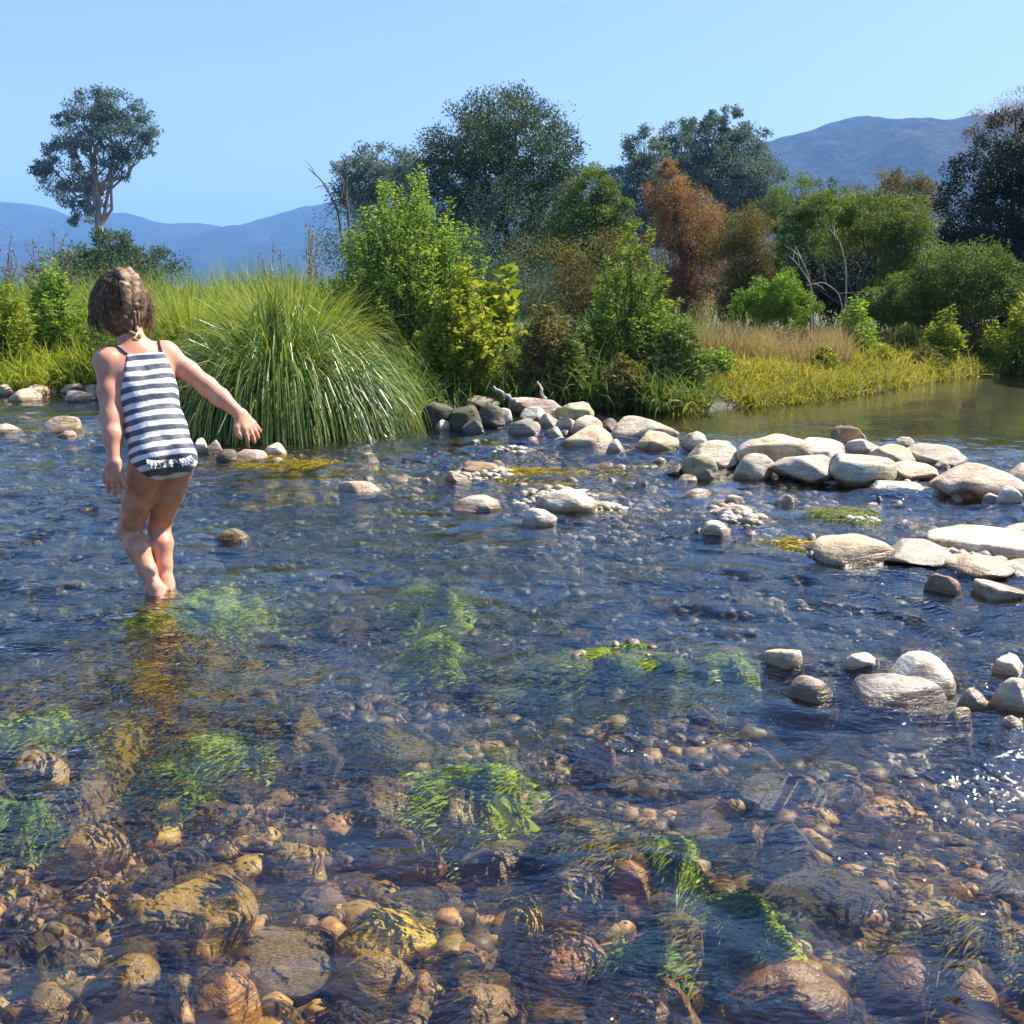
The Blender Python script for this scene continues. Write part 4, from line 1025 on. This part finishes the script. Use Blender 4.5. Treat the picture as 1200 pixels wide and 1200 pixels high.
# ------------------------------------------------------------------ the child
class Field:
    """a solid as a distance grid, turned into one continuous surface"""
    def __init__(self, lo, hi, h):
        self.lo = np.array(lo, float); self.h = h
        self.n = np.ceil((np.array(hi) - self.lo) / h).astype(int) + 1
        self.F = np.full(self.n, 1.0, np.float32)
    def _win(self, lo, hi):
        a = np.clip(np.floor((np.array(lo) - self.lo) / self.h).astype(int), 0, self.n); b = np.clip(np.ceil((np.array(hi) - self.lo) / self.h).astype(int) + 1, 0, self.n)
        ax = [self.lo[k] + np.arange(a[k], b[k]) * self.h for k in range(3)]
        return tuple(slice(a[k], b[k]) for k in range(3)), np.meshgrid(*ax, indexing='ij')
    def _join(self, s, d, k):
        f = self.F[s]; h = np.clip(.5 + .5 * (d - f) / k, 0, 1)
        self.F[s] = d * (1 - h) + f * h - k * h * (1 - h)
    def cone(self, a, b, r1, r2, k=.02):
        a = np.array(a, float); b = np.array(b, float); m = max(r1, r2) + k * 1.5 + .02
        s, (X, Y, Z) = self._win(np.minimum(a, b) - m, np.maximum(a, b) + m)
        ab = b - a; L2 = ab @ ab
        t = np.clip(((X - a[0]) * ab[0] + (Y - a[1]) * ab[1] + (Z - a[2]) * ab[2]) / L2, 0, 1)
        d = np.sqrt((X - a[0] - t * ab[0]) ** 2 + (Y - a[1] - t * ab[1]) ** 2 + (Z - a[2] - t * ab[2]) ** 2) - (r1 + (r2 - r1) * t)
        self._join(s, d.astype(np.float32), k)
    def chain(self, pts, rad, k=.02):
        for i in range(len(pts) - 1): self.cone(pts[i], pts[i + 1], rad[i], rad[i + 1], k)
    def ell(self, c, R, rad, k=.02, sub=False):
        """R rows = local axes"""
        c = np.array(c, float); rad = np.array(rad, float); m = rad.max() + k * 1.5 + .02
        s, (X, Y, Z) = self._win(c - m, c + m)
        q = np.stack([X - c[0], Y - c[1], Z - c[2]], -1) @ np.array(R).T
        k0 = np.linalg.norm(q / rad, axis=-1); k1 = np.linalg.norm(q / rad ** 2, axis=-1) + 1e-9
        d = (k0 * (k0 - 1) / k1).astype(np.float32)
        if sub: 
            f = self.F[s]; d = -d; h = np.clip(.5 - .5 * (d - f) / k, 0, 1); self.F[s] = d * (1 - h) + f * h + k * h * (1 - h)
        else: self._join(s, d, k)
    def coords(self):
        return np.meshgrid(*[self.lo[k] + np.arange(self.n[k]) * self.h for k in range(3)], indexing='ij')
    def surface(self):
        F = self.F; n = np.array(F.shape) - 1
        neg = F < 0
        cnt = np.zeros(n, np.int8)
        for a in (0, 1):
            for b in (0, 1):
                for c in (0, 1): cnt += neg[a:n[0] + a, b:n[1] + b, c:n[2] + c]
        act = (cnt > 0) & (cnt < 8); I = np.argwhere(act)
        idx = np.full(n, -1, np.int64); idx[act] = np.arange(len(I))
        corners = np.array([(a, b, c) for a in (0, 1) for b in (0, 1) for c in (0, 1)])
        val = np.stack([F[I[:, 0] + c[0], I[:, 1] + c[1], I[:, 2] + c[2]] for c in corners], 1).astype(float)
        acc = np.zeros((len(I), 3)); w = np.zeros(len(I))
        for i in range(8):
            for j in range(i + 1, 8):
                if np.abs(corners[i] - corners[j]).sum() != 1: continue
                m = (val[:, i] < 0) != (val[:, j] < 0)
                t = val[m, i] / (val[m, i] - val[m, j])
                acc[m] += corners[i] + (corners[j] - corners[i]) * t[:, None]; w[m] += 1
        V = self.lo + (I + acc / w[:, None]) * self.h
        quads = []
        for ax in range(3):
            u, v = [(1, 2), (2, 0), (0, 1)][ax]
            s1 = [slice(None)] * 3; s2 = [slice(None)] * 3; s1[ax] = slice(0, -1); s2[ax] = slice(1, None)
            A, B = neg[tuple(s1)], neg[tuple(s2)]
            E = np.argwhere(A != B)
            ok = (E[:, u] > 0) & (E[:, v] > 0) & (E[:, u] < F.shape[u] - 1) & (E[:, v] < F.shape[v] - 1); E = E[ok]
            fl = A[E[:, 0], E[:, 1], E[:, 2]]
            q = []
            for du, dv in ((0, 0), (-1, 0), (-1, -1), (0, -1)):
                e = E.copy(); e[:, u] += du; e[:, v] += dv; q.append(idx[e[:, 0], e[:, 1], e[:, 2]])
            q = np.stack(q, 1); q[~fl] = q[~fl][:, ::-1]
            quads.append(q)
        return V, np.concatenate(quads)
def relax(V, Fq, it=2):
    n = len(V)
    for _ in range(it):
        acc = np.zeros_like(V); c = np.zeros(n)
        for i in range(4):
            j = (i + 1) % 4
            np.add.at(acc, Fq[:, i], V[Fq[:, j]]); np.add.at(c, Fq[:, i], 1); np.add.at(acc, Fq[:, j], V[Fq[:, i]]); np.add.at(c, Fq[:, j], 1)
        V = V * .5 + .5 * acc / np.maximum(c, 1)[:, None]
    return V

TURN = math.radians(33)
fw = np.array([-math.sin(TURN), math.cos(TURN), 0]); rt = np.array([math.cos(TURN), math.sin(TURN), 0]); up = np.array([0, 0, 1.0])
Yb = 3.28
hipc = at_Y(190, 531, Yb + .01)
chest = at_Y(168, 448, Yb + .09)
neck0 = at_Y(158, 404, Yb + .13)
neck1 = at_Y(149, 384, Yb + .15)
headc = at_Y(140, 357, Yb + .175)
sp = unit(neck0 - hipc)                                 # spine direction
bk = unit(np.cross(sp, rt)); bk = bk if bk @ fw < 0 else -bk       # out of the back
Bd = Field((-1.50, 2.98, -.12), (-.72, 3.72, 1.10), .0034)
# torso: side columns give an oval section
for s in (-1, 1):
    Bd.chain([hipc + rt * s * .035 + sp * .0, hipc + rt * s * .030 + sp * .085, chest + rt * s * .032 - sp * .04, chest + rt * s * .036 + sp * .045], [.062, .055, .055, .048], .04)
Bd.ell(hipc + sp * .06 - bk * .028, np.stack([rt, bk, sp]), (.062, .055, .085), .03)
for s in (-1, 1):
    Bd.ell(hipc + rt * s * .040 + bk * .032 - sp * .010, np.stack([rt, bk, sp]), (.048, .043, .052), .018)
    Bd.ell(chest + rt * s * .044 + bk * .034 + sp * .03, np.stack([rt, bk, sp]), (.036, .022, .05), .03)
lsh = at_Y(126, 424, Yb + .050); rsh = at_Y(194, 415, Yb + .165)
def neckshould():
    Bd.cone(neck0 - sp * .03, neck1, .046, .039, .03)
    Bd.cone(neck0 - sp * .035, lsh - up * .002, .042, .036, .035); Bd.cone(neck0 - sp * .035, rsh - up * .002, .042, .035, .035)
    Bd.cone(lsh, chest + rt * -.045, .038, .048, .03); Bd.cone(rsh, chest + rt * .045, .037, .048, .03)
# legs
lhip = hipc + rt * -.046 - up * .028; rhip = hipc + rt * .046 - up * .028
lknee = at_Y(151, 622, Yb + .095); rknee = at_Y(186, 617, Yb + .145)
lank = at_Y(183, 690, Yb + .005); rank = at_Y(194, 681, Yb + .075)
lank = lank; 
for hp, kn in ((lhip, lknee), (rhip, rknee)):
    Bd.chain([hp, hp * .5 + kn * .5 + bk * .004, kn], [.061, .050, .0365], .014)
neckshould()
TORSO = Bd.F.copy()
for kn, an in ((lknee, lank), (rknee, rank)):
    ax = unit(kn - an); cb = unit(bk - ax * (bk @ ax))
    Bd.chain([kn, kn * .68 + an * .32 + cb * .010, kn * .3 + an * .7 + cb * .002, an], [.036, .0375, .028, .0225], .014)
    Bd.ell(kn - cb * .028, np.stack([rt, cb, ax]), (.022, .015, .03), .02)
    heel = an - up * .028 - fw * .016; ball = an + fw * .088 - up * .040
    Bd.cone(an, heel, .027, .026, .015)
    for q in (-.016, 0, .016): Bd.cone(an + fw * .01 - up * .014 + rt * q * .5, ball + rt * q * 1.3, .022, .0155, .015)
    for q, L in ((-.030, .026), (-.015, .03), (0, .032), (.014, .032), (.028, .036)):
        Bd.cone(ball + rt * q, ball + rt * q * 1.1 + fw * L - up * .002, .010, .008, .006)
# neck, shoulders
def arm(sh, el, wr, tips_dir, palm_n, thumb_side, curl, spread=1.0):
    Bd.chain([sh, sh * .45 + el * .55, el, el * .6 + wr * .4, wr], [.038, .0335, .0305, .029, .0195], .02)
    dirn = unit(tips_dir); nrm = unit(palm_n - dirn * (palm_n @ dirn)); side = np.cross(dirn, nrm)
    if side @ thumb_side < 0: side = -side
    K = []
    for i, q in enumerate((.024, .008, -.008, -.022)):       # index .. little
        kn = wr + dirn * (.058 - .004 * abs(i - 1)) + side * q
        Bd.cone(wr + side * q * .45 + dirn * .006, kn, .0145, .0105, .012); K.append(kn)
    for i, (kn, L) in enumerate(zip(K, (.046, .051, .047, .037))):
        d0 = unit(dirn + side * (.16, .05, -.05, -.16)[i] * spread + nrm * curl * .4); d1 = unit(d0 + nrm * curl * .6); d2 = unit(d1 + nrm * curl * .5)
        p1 = kn + d0 * L * .45; p2 = p1 + d1 * L * .32; p3 = p2 + d2 * L * .23
        Bd.chain([kn - dirn * .008, kn, p1, p2, p3], [.0095, .0090, .0080, .0073, .0062], .004)
    t0 = wr + dirn * .014 + side * .018; t1 = t0 + unit(dirn * .75 + side * .75 + nrm * .25) * .032; t2 = t1 + unit(dirn + side * .25 + nrm * .2) * .024; t3 = t2 + unit(dirn + nrm * .2) * .014
    Bd.chain([t0, t1, t2, t3], [.0135, .0100, .0088, .0068], .007)
lel = at_Y(130, 490, Yb - .02); lwr = at_Y(134, 541, Yb - .085)
arm(lsh, lel, lwr, at_Y(137, 590, Yb - .10) - lwr, rt * .7 + fw * .6, fw * .7 - rt * .5, .25, 1.7)
rel = at_Y(243, 453, Yb + .185); rwr = at_Y(281, 485, Yb + .165)
arm(rsh, rel, rwr, at_Y(303, 514, Yb + .15) - rwr, fw * 1.0 - up * .5 - rt * .3, -up * .7 - rt * .7, .35, 1.7)
# head looking left and away, tipped down
hy = math.radians(40); hf = np.array([-math.sin(hy), math.cos(hy), -.28]); hf = unit(hf)
hr = unit(np.cross(hf, up)); hu = np.cross(hr, hf); HR = np.stack([hr, hf, hu])
Bd.cone(neck1 - sp * .01, headc - hu * .045 - hf * .012, .040, .044, .02)
Bd.ell(headc + hu * .012 - hf * .010, HR, (.072, .088, .082), .01)
Bd.ell(headc - hu * .040 + hf * .036, HR, (.052, .050, .058), .03)
Bd.ell(headc - hu * .082 + hf * .062, HR, (.020, .017, .016), .02)
Bd.cone(headc - hu * .008 + hf * .080, headc - hu * .034 + hf * .095, .007, .0105, .010)
for s in (-1, 1):
    Bd.ell(headc - hu * .030 + hf * .060 + hr * s * .032, HR, (.024, .022, .022), .015)
    Bd.ell(headc - hu * .006 + hf * .086 + hr * s * .030, HR, (.016, .012, .010), .008, sub=True)
    Bd.ell(headc - hu * .018 - hf * .006 + hr * s * .072, HR, (.009, .017, .026), .008)
Bd.cone(headc - hu * .056 + hf * .083 - hr * .012, headc - hu * .056 + hf * .083 + hr * .012, .0065, .0065, .005)
Bd.cone(headc - hu * .065 + hf * .081 - hr * .009, headc - hu * .065 + hf * .081 + hr * .009, .0065, .0065, .005)

def skin_mat():
    m, nt, out = new_mat('skin')
    tc = N(nt, 'ShaderNodeTexCoord'); no = N(nt, 'ShaderNodeTexNoise', Scale=22.0, Detail=6.0, Roughness=.7); nt.links.new(tc.outputs['Object'], no.inputs[0])
    r = ramp(nt, [(.3, (.48, .19, .105)), (.5, (.60, .27, .155)), (.72, (.68, .35, .21))], no.outputs[0])
    p = N(nt, 'ShaderNodeBsdfPrincipled', Roughness=.48); p.inputs['Subsurface Weight'].default_value = .18; p.inputs['Subsurface Scale'].default_value = .012
    p.inputs['Subsurface Radius'].default_value = (1, .35, .2); p.inputs['Specular IOR Level'].default_value = .4
    fine = N(nt, 'ShaderNodeTexNoise', Scale=350.0, Detail=2.0); nt.links.new(tc.outputs['Object'], fine.inputs[0])
    b = N(nt, 'ShaderNodeBump', Strength=.12, Distance=.001); nt.links.new(fine.outputs[0], b.inputs['Height']); nt.links.new(b.outputs[0], p.inputs['Normal'])
    nt.links.new(r.outputs[0], p.inputs['Base Color']); nt.links.new(p.outputs[0], out.inputs[0])
    return m
M['skin'] = skin_mat()
origin = np.array([lank[0], lank[1], lank[2] - .055])
V, Fq = Bd.surface(); V = relax(V, Fq, 2)
person = obj('person', mesh_np('person', V - origin, Fq, M['skin'], smooth=True), loc=origin)
tag(person, 'small child seen from behind in striped swimsuit, wading with one arm held out', 'person')

# swimsuit: the torso a little thicker, cut at the back, arm holes and leg openings
S = Field(Bd.lo, Bd.lo, 1); S.lo, S.h, S.n = Bd.lo, Bd.h, Bd.n
X, Y, Z = Bd.coords()
def plane(p, n):
    n = unit(np.array(n, float)); return ((X - p[0]) * n[0] + (Y - p[1]) * n[1] + (Z - p[2]) * n[2]).astype(np.float32)
topL = at_Y(147, 419, Yb + .06); topR = at_Y(190, 416, Yb + .13)
f = Bd.F * 0 + TORSO - .0045
# the body under the arms and shoulders has to be covered too
upper = np.minimum(TORSO, 1.0)
f = np.maximum(f, plane((topL + topR) / 2, sp))
for s, tp in ((-1, topL), (1, topR)):
    f = np.maximum(f, plane(tp, rt * s * 1.0 + sp * .30))
for s, hp in ((-1, lhip), (1, rhip)):
    ax = unit((lknee - lhip) if s < 0 else (rknee - rhip))
    f = np.maximum(f, plane(hp + rt * s * .0 + up * -.018, ax * .9 + rt * s * .45))
S.F = f.astype(np.float32)
V, Fq = S.surface(); V = relax(V, Fq, 1)
def suit_mat(off):
    m, nt, out = new_mat('striped_fabric')
    tc = N(nt, 'ShaderNodeTexCoord')
    dt = N(nt, 'ShaderNodeVectorMath', operation='DOT_PRODUCT'); nt.links.new(tc.outputs['Object'], dt.inputs[0])
    sd = unit(sp * .92 + up * .35 - bk * .10); dt.inputs[1].default_value = tuple(sd)
    wob = N(nt, 'ShaderNodeTexNoise', Scale=9.0, Detail=2.0); nt.links.new(tc.outputs['Object'], wob.inputs[0])
    v = math_n(nt, 'ADD', dt.outputs['Value'], math_n(nt, 'MULTIPLY', math_n(nt, 'SUBTRACT', wob.outputs[0], .5), .020))
    fr = math_n(nt, 'FRACT', math_n(nt, 'MULTIPLY', math_n(nt, 'ADD', v, 5.0 + off), 1 / .0345))
    r = ramp(nt, [(.0, (.055, .057, .075)), (.44, (.06, .062, .08)), (.53, (.70, .68, .66)), (.93, (.70, .68, .66)), (1., (.055, .057, .075))], fr)
    p = N(nt, 'ShaderNodeBsdfPrincipled', Roughness=.62); p.inputs['Sheen Weight'].default_value = .15
    wr = N(nt, 'ShaderNodeTexNoise', Scale=26.0, Detail=3.0); nt.links.new(tc.outputs['Object'], wr.inputs[0])
    b = N(nt, 'ShaderNodeBump', Strength=.6, Distance=.008); nt.links.new(wr.outputs[0], b.inputs['Height']); nt.links.new(b.outputs[0], p.inputs['Normal'])
    nt.links.new(r.outputs[0], p.inputs['Base Color']); nt.links.new(p.outputs[0], out.inputs[0])
    return m
M['suit'] = suit_mat(0)
suit = obj('swimsuit', mesh_np('swimsuit', V - origin, Fq, M['suit'], smooth=True), person)
tag(suit, 'one piece swimsuit with navy and white stripes')
# two shoulder straps
def solid(name, rgb, rough=.6):
    m, nt, out = new_mat(name); p = N(nt, 'ShaderNodeBsdfPrincipled', Roughness=rough); p.inputs['Base Color'].default_value = (*rgb, 1); nt.links.new(p.outputs[0], out.inputs[0]); return m
def on_body(p, out=.003, Bd=Bd):
    """push a point onto the skin"""
    p = np.array(p, float)
    for _ in range(14):
        i = (p - Bd.lo) / Bd.h; j = np.clip(np.round(i).astype(int), 1, Bd.n - 2)
        g = np.array([Bd.F[j[0] + 1, j[1], j[2]] - Bd.F[j[0] - 1, j[1], j[2]], Bd.F[j[0], j[1] + 1, j[2]] - Bd.F[j[0], j[1] - 1, j[2]], Bd.F[j[0], j[1], j[2] + 1] - Bd.F[j[0], j[1], j[2] - 1]])
        p = p - unit(g) * (Bd.F[tuple(j)] - out) * .7
    return p
M['strap'] = solid('strap_fabric', (.05, .05, .06))
for a, b_ in ((topL + rt * .004, at_Y(125, 407, Yb + .08)), (topR - rt * .006, at_Y(186, 401, Yb + .15))):
    pts = [on_body(a * (1 - t) + b_ * t + bk * .01) for t in np.linspace(0, 1, 8)] + [on_body(b_ - bk * q + sp * .012 - sp * q * .5) for q in (.02, .04, .06, .08)]
    G = Geo(); G.tube(np.array(pts) - origin, .0034, 6); obj('strap', G.mesh('strap', M['strap'], True), suit)
# ruffle over the seat
G = Geo(); 
def frill(off, w):
    q = np.linspace(-1, 1, 61); top, bot = [], []
    for i, t in enumerate(q):
        c = hipc + rt * t * .085 + bk * .09 - sp * (.044 + off + .012 * (1 - t * t))
        s_ = on_body(c, .007); nn = unit(s_ - (hipc - sp * .01))
        wv_ = .006 * math.sin(i * 1.15)
        top.append(s_ - origin); bot.append(s_ - origin - sp * w + nn * (.006 + wv_) + rt * .003 * math.cos(i * 1.15))
    V_ = np.concatenate([top, bot]); i = np.arange(60); G.add(V_, np.stack([i, i + 1, i + 62, i + 61], -1))
frill(0, .016); frill(.016, .015)
fr_m, nt, out = new_mat('ruffle_fabric'); tc = N(nt, 'ShaderNodeTexCoord'); no = N(nt, 'ShaderNodeTexNoise', Scale=48.0, Detail=1.0); nt.links.new(tc.outputs['Object'], no.inputs[0])
r_ = ramp(nt, [(.46, (.025, .025, .035)), (.52, (.70, .69, .68))], no.outputs[0]); p_ = N(nt, 'ShaderNodeBsdfPrincipled', Roughness=.7); nt.links.new(r_.outputs[0], p_.inputs['Base Color']); nt.links.new(p_.outputs[0], out.inputs[0])
tag(obj('ruffle', G.mesh('ruffle', fr_m), suit), 'black and white gathered ruffle across the seat')

# eyes
for s in (-1, 1):
    v, fc = ICO[3]; e = headc - hu * .007 + hf * .0745 + hr * s * .030 - origin
    eye = obj('eye', mesh_np('eye', v * .0105, fc, solid('eye_white', (.75, .73, .70), .2), smooth=True), person, loc=e)
    obj('iris', mesh_np('iris', v * np.array([.0052, .0052, .0052]), fc, solid('iris_brown', (.06, .035, .02), .15), smooth=True), eye, loc=hf * .0065)

# hair: cap, loose strands and a plait
Hf = Field(headc - .17, headc + .17, .003)
Hf.ell(headc + hu * .012 - hf * .014, HR, (.078, .092, .086), .01)
Hf.ell(headc - hu * .040 - hf * .030, HR, (.058, .060, .066), .03)
Hf.ell(headc - hu * .078 - hf * .030 - hr * .004, HR, (.040, .040, .048), .03)
for s in (-1, 1):
    Hf.ell(headc - hu * .016 + hr * s * .044 - hf * .010, HR, (.020, .042, .052), .025)
X, Y, Z = Hf.coords(); q = np.stack([X - headc[0], Y - headc[1], Z - headc[2]], -1) @ HR.T
face = np.maximum(np.maximum(-(q[..., 1] - .048 - .25 * np.clip(-q[..., 2], 0, 1)), q[..., 2] - .052), np.abs(q[..., 0]) - .066)
Hf.F = np.maximum(Hf.F, -face.astype(np.float32))
ang = np.arctan2(q[..., 0], -q[..., 1]); 
Hf.F += (.0022 * np.sin(ang * 34 + 5 * vnoise(q[..., 0] * 20, q[..., 1] * 20, q[..., 2] * 20, seed=5)) + .004 * vnoise(q[..., 0] * 40, q[..., 1] * 40, q[..., 2] * 22, seed=3)).astype(np.float32)
Vh, Fh = Hf.surface()
def hair_mat(f=1.0):
    m, nt, out = new_mat('brown_hair')
    tc = N(nt, 'ShaderNodeTexCoord'); at = N(nt, 'ShaderNodeAttribute', attribute_name='tint')
    no = N(nt, 'ShaderNodeTexNoise', Scale=60.0, Detail=4.0); nt.links.new(tc.outputs['Object'], no.inputs[0])
    r = ramp(nt, [(q, tuple(min(.7, v * f) for v in c)) for q, c in [(.25, (.06, .035, .018)), (.5, (.19, .115, .06)), (.75, (.42, .28, .16))]], no.outputs[0])
    tr = N(nt, 'ShaderNodeBsdfTranslucent'); tr.inputs[0].default_value = (.35, .2, .09, 1)
    p = N(nt, 'ShaderNodeBsdfPrincipled', Roughness=.62); p.inputs['Specular IOR Level'].default_value = .3
    b = N(nt, 'ShaderNodeBump', Strength=.5, Distance=.004); nt.links.new(no.outputs[0], b.inputs['Height']); nt.links.new(b.outputs[0], p.inputs['Normal'])
    mx = N(nt, 'ShaderNodeMixShader'); mx.inputs[0].default_value = .15
    nt.links.new(r.outputs[0], p.inputs['Base Color']); nt.links.new(p.outputs[0], mx.inputs[1]); nt.links.new(tr.outputs[0], mx.inputs[2]); nt.links.new(mx.outputs[0], out.inputs[0])
    return m
M['hair'] = hair_mat(); M['plait'] = hair_mat(1.4)
hair = obj('hair', mesh_np('hair', Vh - origin, Fh, M['hair'], smooth=True), person)
tag(hair, 'fair brown plaited hair with loose strands')
G = Geo(); r = np.random.default_rng(5)
def scalp(a, e, k=1.0):
    return headc + hu * .012 - hf * .014 + (hr * math.sin(a) * math.cos(e) * .086 - hf * math.cos(a) * math.cos(e) * .098 + hu * math.sin(e) * .093) * k
for i in range(2200):                       # combed from the sides towards the plait
    s = r.choice((-1, 1)); a0 = s * r.uniform(.5, 2.0); e0 = r.uniform(-.6, 1.25); a1 = s * r.uniform(.10, .30); e1 = e0 - r.uniform(.25, .7)
    t = np.linspace(0, 1, 7); kk = .985 + .02 * r.random() + .045 * np.sin(t * 3.14) * r.random() ** 2
    pts = np.array([scalp(a0 * (1 - u) + a1 * u, e0 * (1 - u) + max(e1, -.9) * u, kv) for u, kv in zip(t, kk)]) - origin
    G.tube(pts, np.linspace(.0010, .0007, 7), 3)
for i in range(420):                       # loose hair hanging at both sides and the nape
    s = r.choice((-1, 1), p=(.55, .45)); a0 = s * r.uniform(.9, 1.75); e0 = r.uniform(-.1, .6)
    p0 = scalp(a0, e0, 1.01); L = r.uniform(.07, .135)
    d = hr * s * r.uniform(-.15, .10) + hf * r.normal(0, .12) - up * 1.0
    t = np.linspace(0, 1, 6)[:, None]
    pts = p0 + d * L * t + hr * s * (.018 * np.sin(t * 3.14) * r.random()) + hf * .012 * r.normal() * t * t
    G.tube(pts - origin, np.linspace(.0011, .0006, 6), 4)
for i in range(160):                       # flyaways
    a0 = r.uniform(-2.2, 2.2); e0 = r.uniform(-.3, 1.4); p0 = scalp(a0, e0, 1.0); o_ = unit(p0 - headc)
    t = np.linspace(0, 1, 6)[:, None]; L = r.uniform(.02, .06)
    pts = p0 + (o_ * .55 + r.normal(0, .5, 3)) * L * t - up * L * .8 * t * t
    G.tube(pts - origin, np.linspace(.0007, .0004, 6), 3)
obj('loose_strands', G.mesh('loose_strands', M['hair'], True), hair)
Bf = Field(headc - np.array([.2, .2, .24]), headc + .2, .0026)
path = [on_body(scalp(.16 - .02 * k, .98 - k * .115, 1.04), .013, Hf) for k in range(14)]
nape = neck1 + bk * .048 - sp * .006; tail = neck0 + bk * .050 - sp * .015 + rt * .004
path += [path[-1] * (1 - t) + nape * t for t in (.5, 1)] + [nape * (1 - t) + tail * t for t in (.35, .7, 1)]
path = np.array(path); n_ = len(path)
for i in range(n_ - 1):
    d = unit(path[i + 1] - path[i]); o_ = unit(path[i] - headc); sd = unit(np.cross(d, o_)); o_ = np.cross(sd, d)
    w_ = .0205 * (1 - .55 * max(0, (i - 8)) / (n_ - 8))
    for s in (-1, 1):
        ax = unit(d * .8 + sd * s * -.75)
        c = path[i] + d * (.007 if s > 0 else 0) + sd * s * w_ * .72
        Bf.ell(c, np.stack([ax, np.cross(o_, ax), o_]), (w_ * 1.15, w_ * .58, w_ * .62), .0025)
Vb, Fb = Bf.surface()
plait = obj('plait', mesh_np('plait', Vb - origin, Fb, M['plait'], smooth=True), hair)

# ------------------------------------------------------------------ haze, sky, sun, camera
bm = bmesh.new(); bmesh.ops.create_cube(bm, size=1)
hz = bpy.data.meshes.new('haze'); 
for v in bm.verts: v.co = (v.co.x * 7600, v.co.y * 5200 + 1800, -4 + (v.co.z + .5) * 330)
bm.to_mesh(hz); bm.free()
m, nt, out = new_mat('air'); pv = N(nt, 'ShaderNodeVolumePrincipled'); pv.inputs['Color'].default_value = (.24, .52, 1.0, 1); pv.inputs['Density'].default_value = HAZE; pv.inputs['Anisotropy'].default_value = .0
nt.links.new(pv.outputs[0], out.inputs['Volume']); m.cycles.homogeneous_volume = True if hasattr(m.cycles, 'homogeneous_volume') else None
hz.materials.append(m); tag(obj('haze', hz), 'thin blue summer haze in front of the hills', 'haze', kind='stuff')

wld = bpy.data.worlds.new('World'); sc.world = wld; wld.use_nodes = True
nt = wld.node_tree; bg = nt.nodes['Background']
sky = nt.nodes.new('ShaderNodeTexSky'); sky.sky_type = 'NISHITA'; sky.sun_disc = False
sky.sun_elevation = math.radians(SUN_EL); sky.sun_rotation = math.radians(SUN_AZ); sky.air_density = AIR; sky.dust_density = DUST; sky.ozone_density = OZONE; sky.altitude = 200
hs = nt.nodes.new('ShaderNodeHueSaturation'); hs.inputs['Saturation'].default_value = 1.0
nt.links.new(sky.outputs[0], hs.inputs['Color'])
# the sky deepens to a strong blue higher up
tcw = nt.nodes.new('ShaderNodeTexCoord'); sxw = nt.nodes.new('ShaderNodeSeparateXYZ'); nt.links.new(tcw.outputs['Generated'], sxw.inputs[0])
rw = ramp(nt, [(.0, (1.03, .97, 1.0)), (.24, (1.03, .965, 1.02)), (.40, (.58, .79, 1.0)), (.56, (.36, .54, .82)), (.8, (.20, .34, .60))], sxw.outputs[2])
vm = nt.nodes.new('ShaderNodeVectorMath'); vm.operation = 'MULTIPLY'; nt.links.new(hs.outputs[0], vm.inputs[0]); nt.links.new(rw.outputs[0], vm.inputs[1])
bo = N(nt, 'ShaderNodeMapRange'); bo.inputs[1].default_value = .24; bo.inputs[2].default_value = .45; bo.inputs[3].default_value = 1.0; bo.inputs[4].default_value = SKY_BLUE; nt.links.new(sxw.outputs[2], bo.inputs[0])
vs = nt.nodes.new('ShaderNodeVectorMath'); vs.operation = 'SCALE'; nt.links.new(vm.outputs[0], vs.inputs[0]); nt.links.new(bo.outputs[0], vs.inputs['Scale'])
nt.links.new(vs.outputs[0], bg.inputs[0]); bg.inputs[1].default_value = SKY
sd = bpy.data.lights.new('sun', 'SUN'); sd.energy = SUN; sd.angle = math.radians(.5); sd.color = (1, .94, .84)
so = bpy.data.objects.new('sun', sd); COL.objects.link(so)
az, el = math.radians(SUN_AZ), math.radians(SUN_EL)
sv = Vector((math.sin(az) * math.cos(el), math.cos(az) * math.cos(el), math.sin(el)))
so.rotation_euler = sv.to_track_quat('Z', 'Y').to_euler(); so.location = sv * 50

cam = bpy.data.cameras.new('camera'); co = bpy.data.objects.new('camera', cam); COL.objects.link(co)
co.location = (0, 0, CAM_H); co.rotation_euler = (math.pi / 2 - PITCH, 0, 0)
cam.sensor_fit = 'HORIZONTAL'; cam.sensor_width = 36; cam.lens = 36 * F_PX / 1200; cam.clip_start = .05; cam.clip_end = 12000
sc.camera = co

sc.render.engine = 'CYCLES'
sc.view_settings.view_transform = 'Standard'; sc.view_settings.look = 'None'; sc.view_settings.exposure = EXPO; sc.view_settings.gamma = 1
cy = sc.cycles
cy.use_denoising = True
cy.max_bounces = 7; cy.diffuse_bounces = 3; cy.glossy_bounces = 3; cy.transmission_bounces = 4; cy.transparent_max_bounces = 12; cy.volume_bounces = 0
cy.caustics_reflective = False; cy.caustics_refractive = False; cy.sample_clamp_indirect = 6
